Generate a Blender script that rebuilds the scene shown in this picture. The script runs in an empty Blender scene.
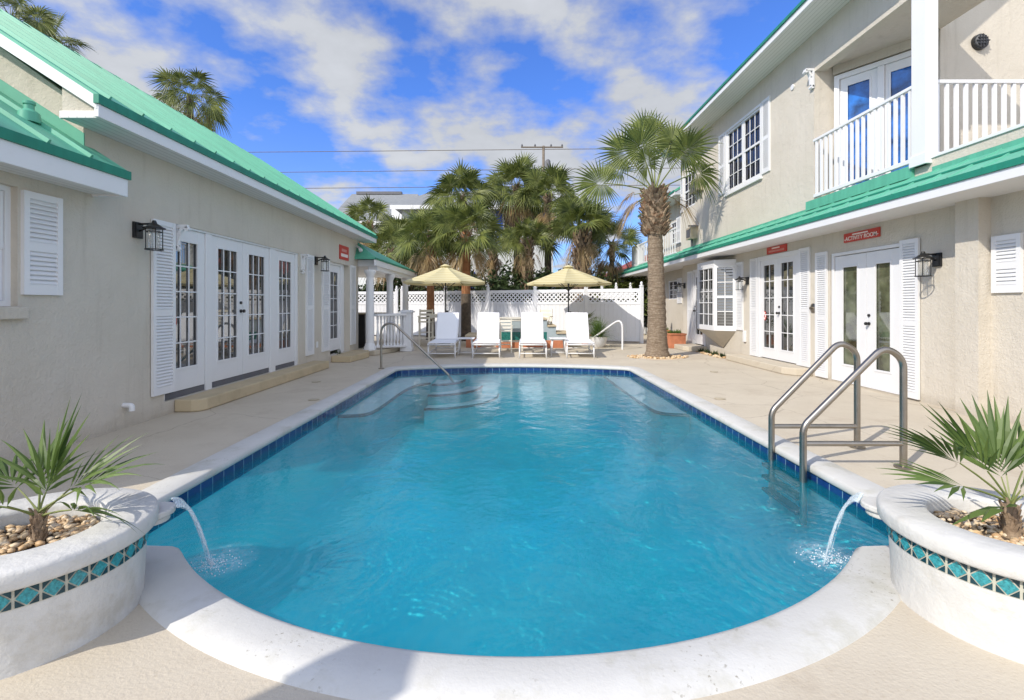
import bpy, math, random
from mathutils import Vector, Matrix
R = math.radians
PI = math.pi
scene = bpy.context.scene
COL = scene.collection
F = 485.0; HC = 1.34; CX = 512.0; CY = 305.0

# ------------------------------------------------------------------ materials
def new_mat(name):
    m = bpy.data.materials.new(name); m.use_nodes = True
    nt = m.node_tree; b = nt.nodes['Principled BSDF']
    return m, nt, b
def N(nt, t, **kw):
    n = nt.nodes.new(t)
    for k, v in kw.items(): setattr(n, k, v)
    return n
def setin(n, **kw):
    for k, v in kw.items(): n.inputs[k.replace('_', ' ')].default_value = v
def c4(c): return (c[0], c[1], c[2], 1.0)
def mixc(nt, fac, a, b, blend='MIX'):
    m = N(nt, 'ShaderNodeMix', data_type='RGBA', blend_type=blend)
    if isinstance(fac, (int, float)): m.inputs[0].default_value = fac
    else: nt.links.new(fac, m.inputs[0])
    for i, v in ((6, a), (7, b)):
        if isinstance(v, tuple): m.inputs[i].default_value = c4(v)
        else: nt.links.new(v, m.inputs[i])
    return m.outputs[2]
def ramp(nt, fac, stops):
    r = N(nt, 'ShaderNodeValToRGB'); nt.links.new(fac, r.inputs[0])
    el = r.color_ramp.elements
    while len(el) < len(stops): el.new(0.5)
    for e, (p, c) in zip(el, stops):
        e.position = p; e.color = c4(c) if isinstance(c, tuple) else (c, c, c, 1)
    return r.outputs[0]
def objco(nt, scale=(1, 1, 1)):
    t = N(nt, 'ShaderNodeTexCoord'); mp = N(nt, 'ShaderNodeMapping')
    mp.inputs['Scale'].default_value = scale
    nt.links.new(t.outputs['Object'], mp.inputs[0]); return mp.outputs[0]
def noise(nt, co, scale, detail=4, rough=.55, dist=0):
    n = N(nt, 'ShaderNodeTexNoise'); nt.links.new(co, n.inputs['Vector'])
    n.inputs['Scale'].default_value = scale; n.inputs['Detail'].default_value = detail
    n.inputs['Roughness'].default_value = rough; n.inputs['Distortion'].default_value = dist
    return n.outputs[0]
def bump(nt, b, h, strength=.3, dist=.01):
    bp = N(nt, 'ShaderNodeBump'); bp.inputs['Strength'].default_value = strength
    bp.inputs['Distance'].default_value = dist
    nt.links.new(h, bp.inputs['Height']); nt.links.new(bp.outputs[0], b.inputs['Normal']); return bp

def surf(name, col, rough=.6, var=.08, vscale=3, bscale=0, bstr=.2, bdist=.004, metal=0, spec=.5, col2=None, dirt=None):
    """a generic weathered surface: base colour, slow variation, fine bump"""
    m, nt, b = new_mat(name)
    co = objco(nt)
    lo = tuple(x * (1 - var) for x in col); hi = tuple(min(1, x * (1 + var)) for x in col)
    if col2: hi = col2
    n = noise(nt, co, vscale, 5, .6)
    c = ramp(nt, n, [(.3, lo), (.7, hi)])
    if dirt:
        n2 = noise(nt, co, dirt[1], 6, .7)
        f = ramp(nt, n2, [(dirt[2], 0.0), (min(1, dirt[2] + .15), 1.0)])
        mm = N(nt, 'ShaderNodeMath', operation='MULTIPLY'); nt.links.new(f, mm.inputs[0]); mm.inputs[1].default_value = dirt[3]
        c = mixc(nt, mm.outputs[0], c, dirt[0])
    nt.links.new(c, b.inputs['Base Color'])
    b.inputs['Roughness'].default_value = rough; b.inputs['Metallic'].default_value = metal
    b.inputs['Specular IOR Level'].default_value = spec
    if bscale:
        bump(nt, b, noise(nt, co, bscale, 4, .6), bstr, bdist)
    return m

M = {}
def coping_mat():
    m, nt, b = new_mat('coping'); co = objco(nt)
    c = ramp(nt, noise(nt, co, 3, 6, .6), [(.3, (.52, .51, .48)), (.7, (.58, .575, .55))])
    sm = ramp(nt, noise(nt, co, 2.4, 6, .7), [(.52, 0.0), (.66, .55)]); c = mixc(nt, sm, c, (.40, .385, .31))
    pits = ramp(nt, noise(nt, co, 42, 4, .7), [(.60, 0.0), (.66, .75)]); zone = ramp(nt, noise(nt, co, 1.9, 4, .6), [(.50, 0.0), (.62, 1.0)])
    mm = N(nt, 'ShaderNodeMath', operation='MULTIPLY'); nt.links.new(pits, mm.inputs[0]); nt.links.new(zone, mm.inputs[1]); c = mixc(nt, mm.outputs[0], c, (.24, .22, .17))
    nt.links.new(c, b.inputs['Base Color']); b.inputs['Roughness'].default_value = .7; b.inputs['Specular IOR Level'].default_value = .25
    bump(nt, b, noise(nt, co, 60, 4, .6), .35, .005); return m
def deck_mat():
    m, nt, b = new_mat('deck'); co = objco(nt)
    c = ramp(nt, noise(nt, co, 1.1, 6, .65), [(.3, (.49, .43, .338)), (.7, (.56, .50, .40))])
    c = mixc(nt, ramp(nt, noise(nt, co, 1.7, 7, .75, .5), [(.54, 0.0), (.70, .42)]), c, (.36, .29, .21))          # worn, soiled patches
    c = mixc(nt, ramp(nt, noise(nt, objco(nt, (.5, 2.2, 1)), 3.1, 7, .8), [(.60, 0.0), (.68, .35)]), c, (.42, .36, .27))
    c = mixc(nt, ramp(nt, noise(nt, co, 46, 3, .6), [(.60, 0.0), (.66, .30)]), c, (.40, .33, .24))                 # knock-down texture
    n = N(nt, 'ShaderNodeTexVoronoi', feature='DISTANCE_TO_EDGE'); nt.links.new(mixv(nt, co), n.inputs['Vector']); n.inputs['Scale'].default_value = .42
    c = mixc(nt, ramp(nt, n.outputs[0], [(0.0, .55), (.0035, 0.0)]), c, (.25, .2, .15))                            # hairline cracks
    nt.links.new(c, b.inputs['Base Color']); b.inputs['Roughness'].default_value = .85; b.inputs['Specular IOR Level'].default_value = .2
    bump(nt, b, noise(nt, co, 60, 4, .6), .45, .008); return m
def mixv(nt, co):
    a = N(nt, 'ShaderNodeTexNoise'); nt.links.new(co, a.inputs['Vector']); a.inputs['Scale'].default_value = 1.4; a.inputs['Detail'].default_value = 5
    v = N(nt, 'ShaderNodeVectorMath', operation='MULTIPLY_ADD'); nt.links.new(a.outputs[1], v.inputs[0]); v.inputs[1].default_value = (.5, .5, 0); nt.links.new(co, v.inputs[2]); return v.outputs[0]
M['deck'] = deck_mat()
M['coping'] = coping_mat()
M['planter_plaster'] = surf('planter_plaster', (.56, .55, .52), .75, .08, 5, 22, .5, .012, spec=.25, dirt=((.42, .39, .32), 4.0, .54, .6))
M['step'] = surf('step', (.50, .41, .27), .85, .12, 3, 60, .3, .005, spec=.2, dirt=((.33, .25, .14), 3, .55, .5))
M['white'] = surf('white', (.72, .72, .725), .4, .02, 2, 0, dirt=((.62, .61, .58), 6, .62, .4))
M['white_vinyl'] = surf('white_vinyl', (.76, .77, .80), .35, .02, 2)
M['white_sling'] = surf('white_sling', (.80, .80, .80), .7, .02, 2, 300, .2, .001)
M['cream'] = surf('cream', (.72, .68, .58), .45, .04, 3)
M['black'] = surf('black', (.012, .012, .013), .35, .1, 9)
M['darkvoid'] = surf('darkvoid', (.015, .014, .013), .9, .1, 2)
M['steel'] = surf('steel', (.33, .30, .26), .32, .1, 12, metal=1.0)
M['terracotta'] = surf('terracotta', (.48, .18, .09), .8, .15, 6, 40, .2, .004)
M['soil'] = surf('soil', (.10, .07, .045), .95, .3, 12, 50, .6, .02)
M['red'] = surf('red_sign', (.50, .045, .03), .5, .05, 3)
M['lightred'] = surf('light_red', (.62, .25, .22), .5, .05, 3)
M['lettering'] = surf('lettering', (.80, .70, .66), .5, .02, 3)
M['blue_paint'] = surf('blue_paint', (.02, .08, .42), .5, .1, 3)
M['far_white'] = surf('far_white', (.62, .64, .64), .8, .05, 1)
M['far_roof'] = surf('far_roof', (.22, .23, .235), .85, .12, 6, 20, .4, .02)
M['grey_vent'] = surf('grey_vent', (.12, .12, .13), .7, .1, 5)
M['wood_pole'] = surf('wood_pole', (.16, .13, .10), .9, .2, 8)
M['red_roof'] = surf('red_roof', (.30, .07, .05), .7, .1, 3)
M['tan_box'] = surf('tan_box', (.42, .36, .26), .6, .1, 4)
M['sand_cap'] = surf('sand_cap', (.50, .42, .29), .8, .1, 4)
M['spa_teal'] = surf('spa_teal', (.02, .16, .14), .25, .5, 25)
M['spa_wall'] = surf('spa_wall', (.36, .43, .46), .5, .06, 6)
M['pebble'] = None

def stucco():
    m, nt, b = new_mat('stucco'); co = objco(nt)
    n = noise(nt, co, 1.1, 5, .6)
    c = ramp(nt, n, [(.3, (.545, .498, .42)), (.7, (.605, .555, .475))])
    st = ramp(nt, noise(nt, objco(nt, (5, 5, .45)), 1.6, 6, .7), [(.54, 0.0), (.75, .35)])      # faint rain streaks
    c = mixc(nt, st, c, (.36, .32, .255))
    pa = ramp(nt, noise(nt, co, .7, 4, .65), [(.52, 0.0), (.62, .22)]); c = mixc(nt, pa, c, (.60, .56, .49))
    sp = N(nt, 'ShaderNodeSeparateXYZ'); g = N(nt, 'ShaderNodeNewGeometry'); nt.links.new(g.outputs['Position'], sp.inputs[0])      # soil splashed on the wall foot
    mr = N(nt, 'ShaderNodeMapRange'); nt.links.new(sp.outputs[2], mr.inputs[0]); mr.inputs[1].default_value = .02; mr.inputs[2].default_value = .16; mr.inputs[3].default_value = .55; mr.inputs[4].default_value = 0
    dm = N(nt, 'ShaderNodeMath', operation='MULTIPLY'); nt.links.new(mr.outputs[0], dm.inputs[0]); nt.links.new(noise(nt, co, 6, 5, .7), dm.inputs[1]); c = mixc(nt, dm.outputs[0], c, (.25, .20, .14))
    nt.links.new(c, b.inputs['Base Color']); b.inputs['Roughness'].default_value = .9
    b.inputs['Specular IOR Level'].default_value = .2
    a = noise(nt, co, 38, 5, .65, .6); k = noise(nt, co, 9, 2, .5)
    mm = N(nt, 'ShaderNodeMath', operation='ADD'); nt.links.new(a, mm.inputs[0]); nt.links.new(k, mm.inputs[1])
    bump(nt, b, mm.outputs[0], .7, .014); return m
M['stucco'] = stucco()

def green_metal(name, col, rough):
    m, nt, b = new_mat(name); co = objco(nt)
    n = noise(nt, objco(nt, (.5, 4, .5)), 1.8, 7, .7)
    c = ramp(nt, n, [(.3, tuple(x * .82 for x in col)), (.7, tuple(x * 1.12 for x in col))])
    nt.links.new(c, b.inputs['Base Color']); b.inputs['Roughness'].default_value = rough
    b.inputs['Specular IOR Level'].default_value = .35
    bump(nt, b, noise(nt, co, 2.2, 2, .4), .12, .03); return m
M['green'] = green_metal('green_metal', (.105, .39, .27), .5)
M['green_edge'] = green_metal('green_edge', (.02, .21, .14), .45)

def soffit():
    m, nt, b = new_mat('soffit')
    w = N(nt, 'ShaderNodeTexWave', wave_type='BANDS', bands_direction='X'); nt.links.new(objco(nt), w.inputs['Vector'])
    w.inputs['Scale'].default_value = 4.0
    c = ramp(nt, w.outputs[0], [(0, (.50, .50, .48)), (.12, (.70, .70, .68))])
    nt.links.new(c, b.inputs['Base Color']); b.inputs['Roughness'].default_value = .6
    bump(nt, b, w.outputs[0], .3, .004); return m
M['soffit'] = soffit()

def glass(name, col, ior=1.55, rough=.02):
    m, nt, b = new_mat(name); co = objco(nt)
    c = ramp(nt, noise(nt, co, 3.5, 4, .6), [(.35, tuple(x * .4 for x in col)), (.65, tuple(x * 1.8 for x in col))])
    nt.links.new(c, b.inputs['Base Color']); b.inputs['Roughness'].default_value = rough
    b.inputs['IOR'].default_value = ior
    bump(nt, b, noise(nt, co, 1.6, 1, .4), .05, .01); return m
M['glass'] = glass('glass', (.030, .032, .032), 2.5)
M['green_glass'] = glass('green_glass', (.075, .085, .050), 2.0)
M['sky_reflect_glass'] = glass('sky_reflect_glass', (.012, .09, .30), 1.7)  # blue base colour stands in for the sky reflected in the balcony panes
M['night_glass'] = glass('night_glass', (.012, .014, .03), 1.5)

def lantern_glass():
    m, nt, b = new_mat('lantern_glass')
    b.inputs['Base Color'].default_value = (.85, .88, .86, 1); b.inputs['Roughness'].default_value = .25
    b.inputs['Transmission Weight'].default_value = .8; b.inputs['Alpha'].default_value = .45; return m
M['lantern_glass'] = lantern_glass()

def tile_blue():
    m, nt, b = new_mat('pool_tile')
    tc = N(nt, 'ShaderNodeTexCoord')
    br = N(nt, 'ShaderNodeTexBrick'); nt.links.new(tc.outputs['UV'], br.inputs['Vector'])
    br.offset = 0; br.inputs['Scale'].default_value = 1
    br.inputs['Brick Width'].default_value = .152; br.inputs['Row Height'].default_value = .152
    br.inputs['Mortar Size'].default_value = .004
    br.inputs['Color1'].default_value = (.006, .022, .11, 1); br.inputs['Color2'].default_value = (.010, .05, .20, 1)
    br.inputs['Mortar'].default_value = (.22, .36, .46, 1)
    nt.links.new(br.outputs[0], b.inputs['Base Color']); b.inputs['Roughness'].default_value = .12; return m
M['pool_tile'] = tile_blue()
M['plaster_floor'] = surf('plaster_floor', (.07, .80, .87), .8, .16, .7, 0)
M['plaster_bench'] = surf('plaster_bench', (.84, .90, .88), .8, .08, 3, 0)
M['trim_tile'] = surf('trim_tile', (.003, .008, .02), .3, .2, 30)

def water():
    m = bpy.data.materials.new('water'); m.use_nodes = True; nt = m.node_tree; nt.nodes.clear()
    out = N(nt, 'ShaderNodeOutputMaterial')
    tr = N(nt, 'ShaderNodeBsdfTransparent'); tr.inputs[0].default_value = (.80, .99, 1.0, 1)
    gl = N(nt, 'ShaderNodeBsdfGlossy'); gl.inputs['Roughness'].default_value = .03; gl.inputs[0].default_value = (.95, .97, 1, 1)
    fr = N(nt, 'ShaderNodeFresnel'); fr.inputs[0].default_value = 1.33
    mx = N(nt, 'ShaderNodeMixShader'); df = N(nt, 'ShaderNodeBsdfDiffuse'); m0 = N(nt, 'ShaderNodeMixShader'); m0.inputs[0].default_value = .16
    cn = noise(nt, objco(nt), .55, 5, .6, .8); nt.links.new(ramp(nt, cn, [(.35, (.003, .40, .66)), (.65, (.02, .60, .76))]), df.inputs[0])
    nt.links.new(tr.outputs[0], m0.inputs[1]); nt.links.new(df.outputs[0], m0.inputs[2])
    nt.links.new(fr.outputs[0], mx.inputs[0]); nt.links.new(m0.outputs[0], mx.inputs[1]); nt.links.new(gl.outputs[0], mx.inputs[2])
    co = objco(nt, (1, 1, 1))
    a = noise(nt, objco(nt, (1, .8, 1)), 3.6, 3, .5, .4); k = noise(nt, co, 17, 3, .6, .5)
    ad = N(nt, 'ShaderNodeMath', operation='MULTIPLY_ADD'); nt.links.new(k, ad.inputs[0]); ad.inputs[1].default_value = .22; nt.links.new(a, ad.inputs[2])
    h = ad.outputs[0]
    # ring ripples round the two places where the spouts fall in
    tc = N(nt, 'ShaderNodeTexCoord')
    for (x, y) in SPLASH:
        dd = N(nt, 'ShaderNodeVectorMath', operation='DISTANCE'); nt.links.new(tc.outputs['Object'], dd.inputs[0])
        dd.inputs[1].default_value = (x, y, 0)
        s = N(nt, 'ShaderNodeMath', operation='MULTIPLY'); nt.links.new(dd.outputs['Value'], s.inputs[0]); s.inputs[1].default_value = 75
        sn = N(nt, 'ShaderNodeMath', operation='SINE'); nt.links.new(s.outputs[0], sn.inputs[0])
        mr = N(nt, 'ShaderNodeMapRange'); nt.links.new(dd.outputs['Value'], mr.inputs[0])
        mr.inputs[1].default_value = .05; mr.inputs[2].default_value = .9; mr.inputs[3].default_value = .12; mr.inputs[4].default_value = 0
        ml = N(nt, 'ShaderNodeMath', operation='MULTIPLY'); nt.links.new(sn.outputs[0], ml.inputs[0]); nt.links.new(mr.outputs[0], ml.inputs[1])
        a2 = N(nt, 'ShaderNodeMath', operation='ADD'); nt.links.new(h, a2.inputs[0]); nt.links.new(ml.outputs[0], a2.inputs[1]); h = a2.outputs[0]
    bp = N(nt, 'ShaderNodeBump'); bp.inputs['Strength'].default_value = .38; bp.inputs['Distance'].default_value = .035
    nt.links.new(h, bp.inputs['Height'])
    nt.links.new(bp.outputs[0], gl.inputs['Normal']); nt.links.new(bp.outputs[0], fr.inputs['Normal'])
    nt.links.new(mx.outputs[0], out.inputs[0]); return m
SPLASH = [(-1.69, 2.70), (1.80, 2.76)]
M['water'] = water()
def falling():
    m, nt, b = new_mat('falling_water')
    b.inputs['Base Color'].default_value = (.85, .93, .97, 1); b.inputs['Roughness'].default_value = .05
    b.inputs['IOR'].default_value = 1.5
    co = objco(nt, (1, 1, .25)); n = noise(nt, co, 90, 3, .6)
    nt.links.new(ramp(nt, n, [(.35, .03), (.65, .42)]), b.inputs['Alpha']); return m
M['falling'] = falling()
def foam():
    m, nt, b = new_mat('foam'); co = objco(nt)
    b.inputs['Base Color'].default_value = (.72, .86, .92, 1); b.inputs['Roughness'].default_value = .5
    n = noise(nt, co, 16, 8, .75, 1.5); a = ramp(nt, n, [(.40, 0.0), (.70, .75)])
    # bubbles thin out towards the rim of the patch
    tc = N(nt, 'ShaderNodeTexCoord'); ln = N(nt, 'ShaderNodeVectorMath', operation='LENGTH'); nt.links.new(tc.outputs['Object'], ln.inputs[0])
    mr = N(nt, 'ShaderNodeMapRange'); nt.links.new(ln.outputs['Value'], mr.inputs[0]); mr.inputs[1].default_value = .02; mr.inputs[2].default_value = .22
    mr.inputs[3].default_value = 1.3; mr.inputs[4].default_value = 0
    ml = N(nt, 'ShaderNodeMath', operation='MULTIPLY'); nt.links.new(a, ml.inputs[0]); nt.links.new(mr.outputs[0], ml.inputs[1])
    nt.links.new(ml.outputs[0], b.inputs['Alpha']); return m
M['foam'] = foam()

def leaf(name, c1, c2, trans=.35, tipc=None):
    m = bpy.data.materials.new(name); m.use_nodes = True; nt = m.node_tree
    b = nt.nodes['Principled BSDF']; out = nt.nodes['Material Output']
    g = N(nt, 'ShaderNodeNewGeometry')
    n = noise(nt, objco(nt), 2.3, 3, .6)
    ad = N(nt, 'ShaderNodeMath', operation='MULTIPLY_ADD'); nt.links.new(g.outputs['Random Per Island'], ad.inputs[0]); ad.inputs[1].default_value = .45
    nt.links.new(n, ad.inputs[2])
    c = ramp(nt, ad.outputs[0], [(.38, c1), (.95, c2)])
    nt.links.new(c, b.inputs['Base Color']); b.inputs['Roughness'].default_value = .45; b.inputs['Specular IOR Level'].default_value = .4
    t = N(nt, 'ShaderNodeBsdfTranslucent'); nt.links.new(c, t.inputs[0])
    mx = N(nt, 'ShaderNodeMixShader'); mx.inputs[0].default_value = trans
    nt.links.new(b.outputs[0], mx.inputs[1]); nt.links.new(t.outputs[0], mx.inputs[2]); nt.links.new(mx.outputs[0], out.inputs[0]); return m
M['frond'] = leaf('frond', (.035, .065, .014), (.18, .215, .05), .30)
M['frond_far'] = leaf('frond_far', (.028, .052, .012), (.20, .225, .055), .30)
M['frond_pot'] = leaf('frond_pot', (.035, .075, .016), (.15, .22, .055), .3)
M['deadfrond'] = leaf('deadfrond', (.22, .14, .06), (.42, .31, .16), .3)
M['petiole'] = leaf('petiole', (.10, .14, .03), (.22, .24, .08), .1)
M['grass'] = leaf('grassblade', (.05, .11, .02), (.18, .28, .07))
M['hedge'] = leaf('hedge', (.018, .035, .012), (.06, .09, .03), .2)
M['bark'] = surf('bark', (.21, .165, .12), .95, .25, 6, 25, .8, .02, col2=(.33, .27, .20))
M['bark_orange'] = surf('bark_orange', (.30, .12, .05), .95, .25, 5, 25, .8, .02, col2=(.42, .20, .09))
M['boots'] = surf('boots', (.15, .085, .045), .95, .3, 7, 20, .8, .02, col2=(.42, .32, .22), dirt=((.36, .13, .04), 3.0, .55, .7))
M['blind'] = surf('blind', (.16, .16, .155), .6)
M['bark_dark'] = surf('bark_dark', (.07, .055, .04), .95, .25, 6, 25, .8, .02, col2=(.13, .10, .075))
def trunk_rings():
    m, nt, b = new_mat('ringed_bark'); co = objco(nt)
    n1 = noise(nt, objco(nt, (2, 2, 14)), 2.2, 5, .7, .6); n2 = noise(nt, co, 22, 4, .7)
    mm = N(nt, 'ShaderNodeMath', operation='MULTIPLY_ADD'); nt.links.new(n2, mm.inputs[0]); mm.inputs[1].default_value = .6; nt.links.new(n1, mm.inputs[2])
    c = ramp(nt, mm.outputs[0], [(.5, (.09, .062, .04)), (.8, (.22, .165, .115)), (1, (.33, .27, .20))])
    nt.links.new(c, b.inputs['Base Color']); b.inputs['Roughness'].default_value = .95
    bump(nt, b, mm.outputs[0], .9, .03); return m
M['ringed'] = trunk_rings()
def pebble():
    m, nt, b = new_mat('pebbles'); g = N(nt, 'ShaderNodeNewGeometry')
    c = ramp(nt, g.outputs['Random Per Island'], [(0, (.42, .22, .08)), (.3, (.62, .42, .20)), (.6, (.72, .58, .38)), (.85, (.78, .70, .55)), (1, (.50, .30, .13))])
    c2 = mixc(nt, noise(nt, objco(nt), 30, 4, .6), c, (.5, .36, .22)); nt.links.new(c2, b.inputs['Base Color']); b.inputs['Roughness'].default_value = .55; return m
M['pebble'] = pebble()
def canopy():
    m = bpy.data.materials.new('canopy'); m.use_nodes = True; nt = m.node_tree
    b = nt.nodes['Principled BSDF']; out = nt.nodes['Material Output']
    w = N(nt, 'ShaderNodeTexWave', bands_direction='Z'); nt.links.new(objco(nt), w.inputs['Vector']); w.inputs['Scale'].default_value = 5
    c = ramp(nt, w.outputs[0], [(.3, (.66, .57, .30)), (.6, (.74, .68, .44))])
    nt.links.new(c, b.inputs['Base Color']); b.inputs['Roughness'].default_value = .9
    t = N(nt, 'ShaderNodeBsdfTranslucent'); nt.links.new(c, t.inputs[0]); mx = N(nt, 'ShaderNodeMixShader'); mx.inputs[0].default_value = .3
    nt.links.new(b.outputs[0], mx.inputs[1]); nt.links.new(t.outputs[0], mx.inputs[2]); nt.links.new(mx.outputs[0], out.inputs[0]); return m
M['canopy'] = canopy()
M['tile_dark'] = surf('tile_dark', (.006, .04, .055), .25, .4, 30)
M['tile_turq'] = surf('tile_turq', (.035, .25, .28), .3, .5, 110)
M['grout'] = surf('grout', (.46, .45, .37), .8, .05, 20)

# ------------------------------------------------------------------ mesh builder
ORG = {}
def org(o):
    v = Vector((0, 0, 0))
    while o is not None:
        v = v + ORG.get(o.name, Vector((0, 0, 0))); o = o.parent
    return v
class Frame:
    def __init__(s, o, u, n):
        s.o = Vector(o); s.u = Vector(u).normalized(); s.n = Vector(n).normalized()
    def p(s, u, z, d): return s.o + s.u * u + s.n * d + Vector((0, 0, z))
class MB:
    def __init__(s): s.v = []; s.f = []; s.m = []; s.uv = None
    def quadbox(s, P, mi=0):
        i = len(s.v); s.v += [tuple(p) for p in P]
        for q in ((0, 3, 2, 1), (4, 5, 6, 7), (0, 1, 5, 4), (1, 2, 6, 5), (2, 3, 7, 6), (3, 0, 4, 7)):
            s.f.append(tuple(i + k for k in q)); s.m.append(mi)
        return s
    def box(s, x0, x1, y0, y1, z0, z1, mi=0):
        return s.quadbox([(x0, y0, z0), (x1, y0, z0), (x1, y1, z0), (x0, y1, z0), (x0, y0, z1), (x1, y0, z1), (x1, y1, z1), (x0, y1, z1)], mi)
    def pbox(s, fr, u0, u1, z0, z1, d0, d1, mi=0):
        P = [fr.p(u0, z0, d0), fr.p(u1, z0, d0), fr.p(u1, z0, d1), fr.p(u0, z0, d1), fr.p(u0, z1, d0), fr.p(u1, z1, d0), fr.p(u1, z1, d1), fr.p(u0, z1, d1)]
        return s.quadbox(P, mi)
    def face(s, pts, mi=0):
        i = len(s.v); s.v += [tuple(p) for p in pts]; s.f.append(tuple(range(i, i + len(pts)))); s.m.append(mi); return s
    def prism(s, pts, off, mi=0):
        """polygon (3D points) extruded by vector off"""
        n = len(pts); i = len(s.v); off = Vector(off)
        s.v += [tuple(p) for p in pts] + [tuple(Vector(p) + off) for p in pts]
        s.f.append(tuple(range(i + n - 1, i - 1, -1))); s.m.append(mi)
        s.f.append(tuple(range(i + n, i + 2 * n))); s.m.append(mi)
        for k in range(n):
            j = (k + 1) % n; s.f.append((i + k, i + j, i + n + j, i + n + k)); s.m.append(mi)
        return s
    def tube(s, pts, r, n=8, mi=0, cap=True):
        pts = [Vector(p) for p in pts]; rs = r if isinstance(r, (list, tuple)) else [r] * len(pts)
        i0 = len(s.v); prev = None
        for k, p in enumerate(pts):
            d = (pts[min(k + 1, len(pts) - 1)] - pts[max(k - 1, 0)]).normalized()
            if prev is None:
                a = Vector((0, 0, 1)) if abs(d.z) < .9 else Vector((1, 0, 0)); a = (a - d * a.dot(d)).normalized()
            else: a = (prev - d * prev.dot(d)).normalized()
            prev = a; b = d.cross(a)
            for j in range(n):
                t = 2 * PI * j / n; s.v.append(tuple(p + (a * math.cos(t) + b * math.sin(t)) * rs[k]))
        for k in range(len(pts) - 1):
            for j in range(n):
                j2 = (j + 1) % n; s.f.append((i0 + k * n + j, i0 + k * n + j2, i0 + (k + 1) * n + j2, i0 + (k + 1) * n + j)); s.m.append(mi)
        if cap:
            s.f.append(tuple(i0 + j for j in range(n - 1, -1, -1))); s.m.append(mi)
            e = i0 + (len(pts) - 1) * n; s.f.append(tuple(e + j for j in range(n))); s.m.append(mi)
        return s
    def lathe(s, prof, c=(0, 0, 0), n=24, mi=0, jitter=0, rng=None, capb=True):
        i0 = len(s.v)
        for (r, z) in prof:
            for j in range(n):
                t = 2 * PI * j / n; rr = r * (1 + (rng.uniform(-jitter, jitter) if jitter else 0))
                s.v.append((c[0] + rr * math.cos(t), c[1] + rr * math.sin(t), c[2] + z))
        for k in range(len(prof) - 1):
            for j in range(n):
                j2 = (j + 1) % n; s.f.append((i0 + k * n + j, i0 + k * n + j2, i0 + (k + 1) * n + j2, i0 + (k + 1) * n + j)); s.m.append(mi)
        if capb:
            s.f.append(tuple(i0 + j for j in range(n - 1, -1, -1))); s.m.append(mi)
            e = i0 + (len(prof) - 1) * n; s.f.append(tuple(e + j for j in range(n))); s.m.append(mi)
        return s
    def bar(s, p, q, w, h=None, mi=0):
        """rectangular bar from p to q"""
        p = Vector(p); q = Vector(q); h = h or w; d = (q - p).normalized()
        up = Vector((0, 0, 1)) if abs(d.z) < .95 else Vector((0, 1, 0))
        a = d.cross(up).normalized() * w / 2; b = a.normalized().cross(d).normalized() * h / 2
        return s.quadbox([p - a - b, p + a - b, q + a - b, q - a - b, p - a + b, p + a + b, q + a + b, q - a + b], mi)
    def build(s, name, mats, parent=None, smooth=False, bevel=0, auto=None):
        o0 = org(parent); me = bpy.data.meshes.new(name)
        me.from_pydata([(x - o0.x, y - o0.y, z - o0.z) for x, y, z in s.v], [], s.f)
        if not isinstance(mats, (list, tuple)): mats = [mats]
        for mt in mats: me.materials.append(M[mt])
        if len(mats) > 1: me.polygons.foreach_set('material_index', s.m)
        if smooth:
            me.polygons.foreach_set('use_smooth', [True] * len(me.polygons))
        if s.uv:
            l = me.uv_layers.new(name='UVMap')
            for i, uv in enumerate(s.uv): l.data[i].uv = uv
        me.update()
        if smooth and auto: me.set_sharp_from_angle(angle=R(auto))
        o = bpy.data.objects.new(name, me); COL.objects.link(o)
        if parent: o.parent = parent
        if bevel:
            b = o.modifiers.new('bevel', 'BEVEL'); b.width = bevel; b.segments = 2; b.limit_method = 'ANGLE'; b.angle_limit = R(50)
        return o
def tag(o, label, cat=None, group=None, kind=None):
    if label: o['label'] = label
    if cat: o['category'] = cat
    if group: o['group'] = group
    if kind: o['kind'] = kind
    return o
def thing(name, label, cat, loc=(0, 0, 0), group=None):
    o = bpy.data.objects.new(name, None); COL.objects.link(o); o.location = loc; ORG[o.name] = Vector(loc)
    o.empty_display_size = .2
    return tag(o, label, cat, group)
def place(o, loc, rz=0):
    o.location = loc; o.rotation_euler = (0, 0, rz)
def kids(o): return [c for c in bpy.data.objects if c.parent == o]
def copy_tree(o, parent=None):
    c = o.copy(); COL.objects.link(c)
    if parent: c.parent = parent
    for k in kids(o): copy_tree(k, c)
    return c
def X(px, Y): return (px - CX) / F * Y
def Z(py, Y): return HC + (CY - py) / F * Y
SKYSEED = 9.6; CLO = .485; CHI = .58; SKYTINT = (.29, .45, .80, 1); CLOUD = (.88, .92, 1.0); CLOUDGAIN = 2.45; BACKFILL = 6.6; EXPO = 1.08; SUNE = 2.1
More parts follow.
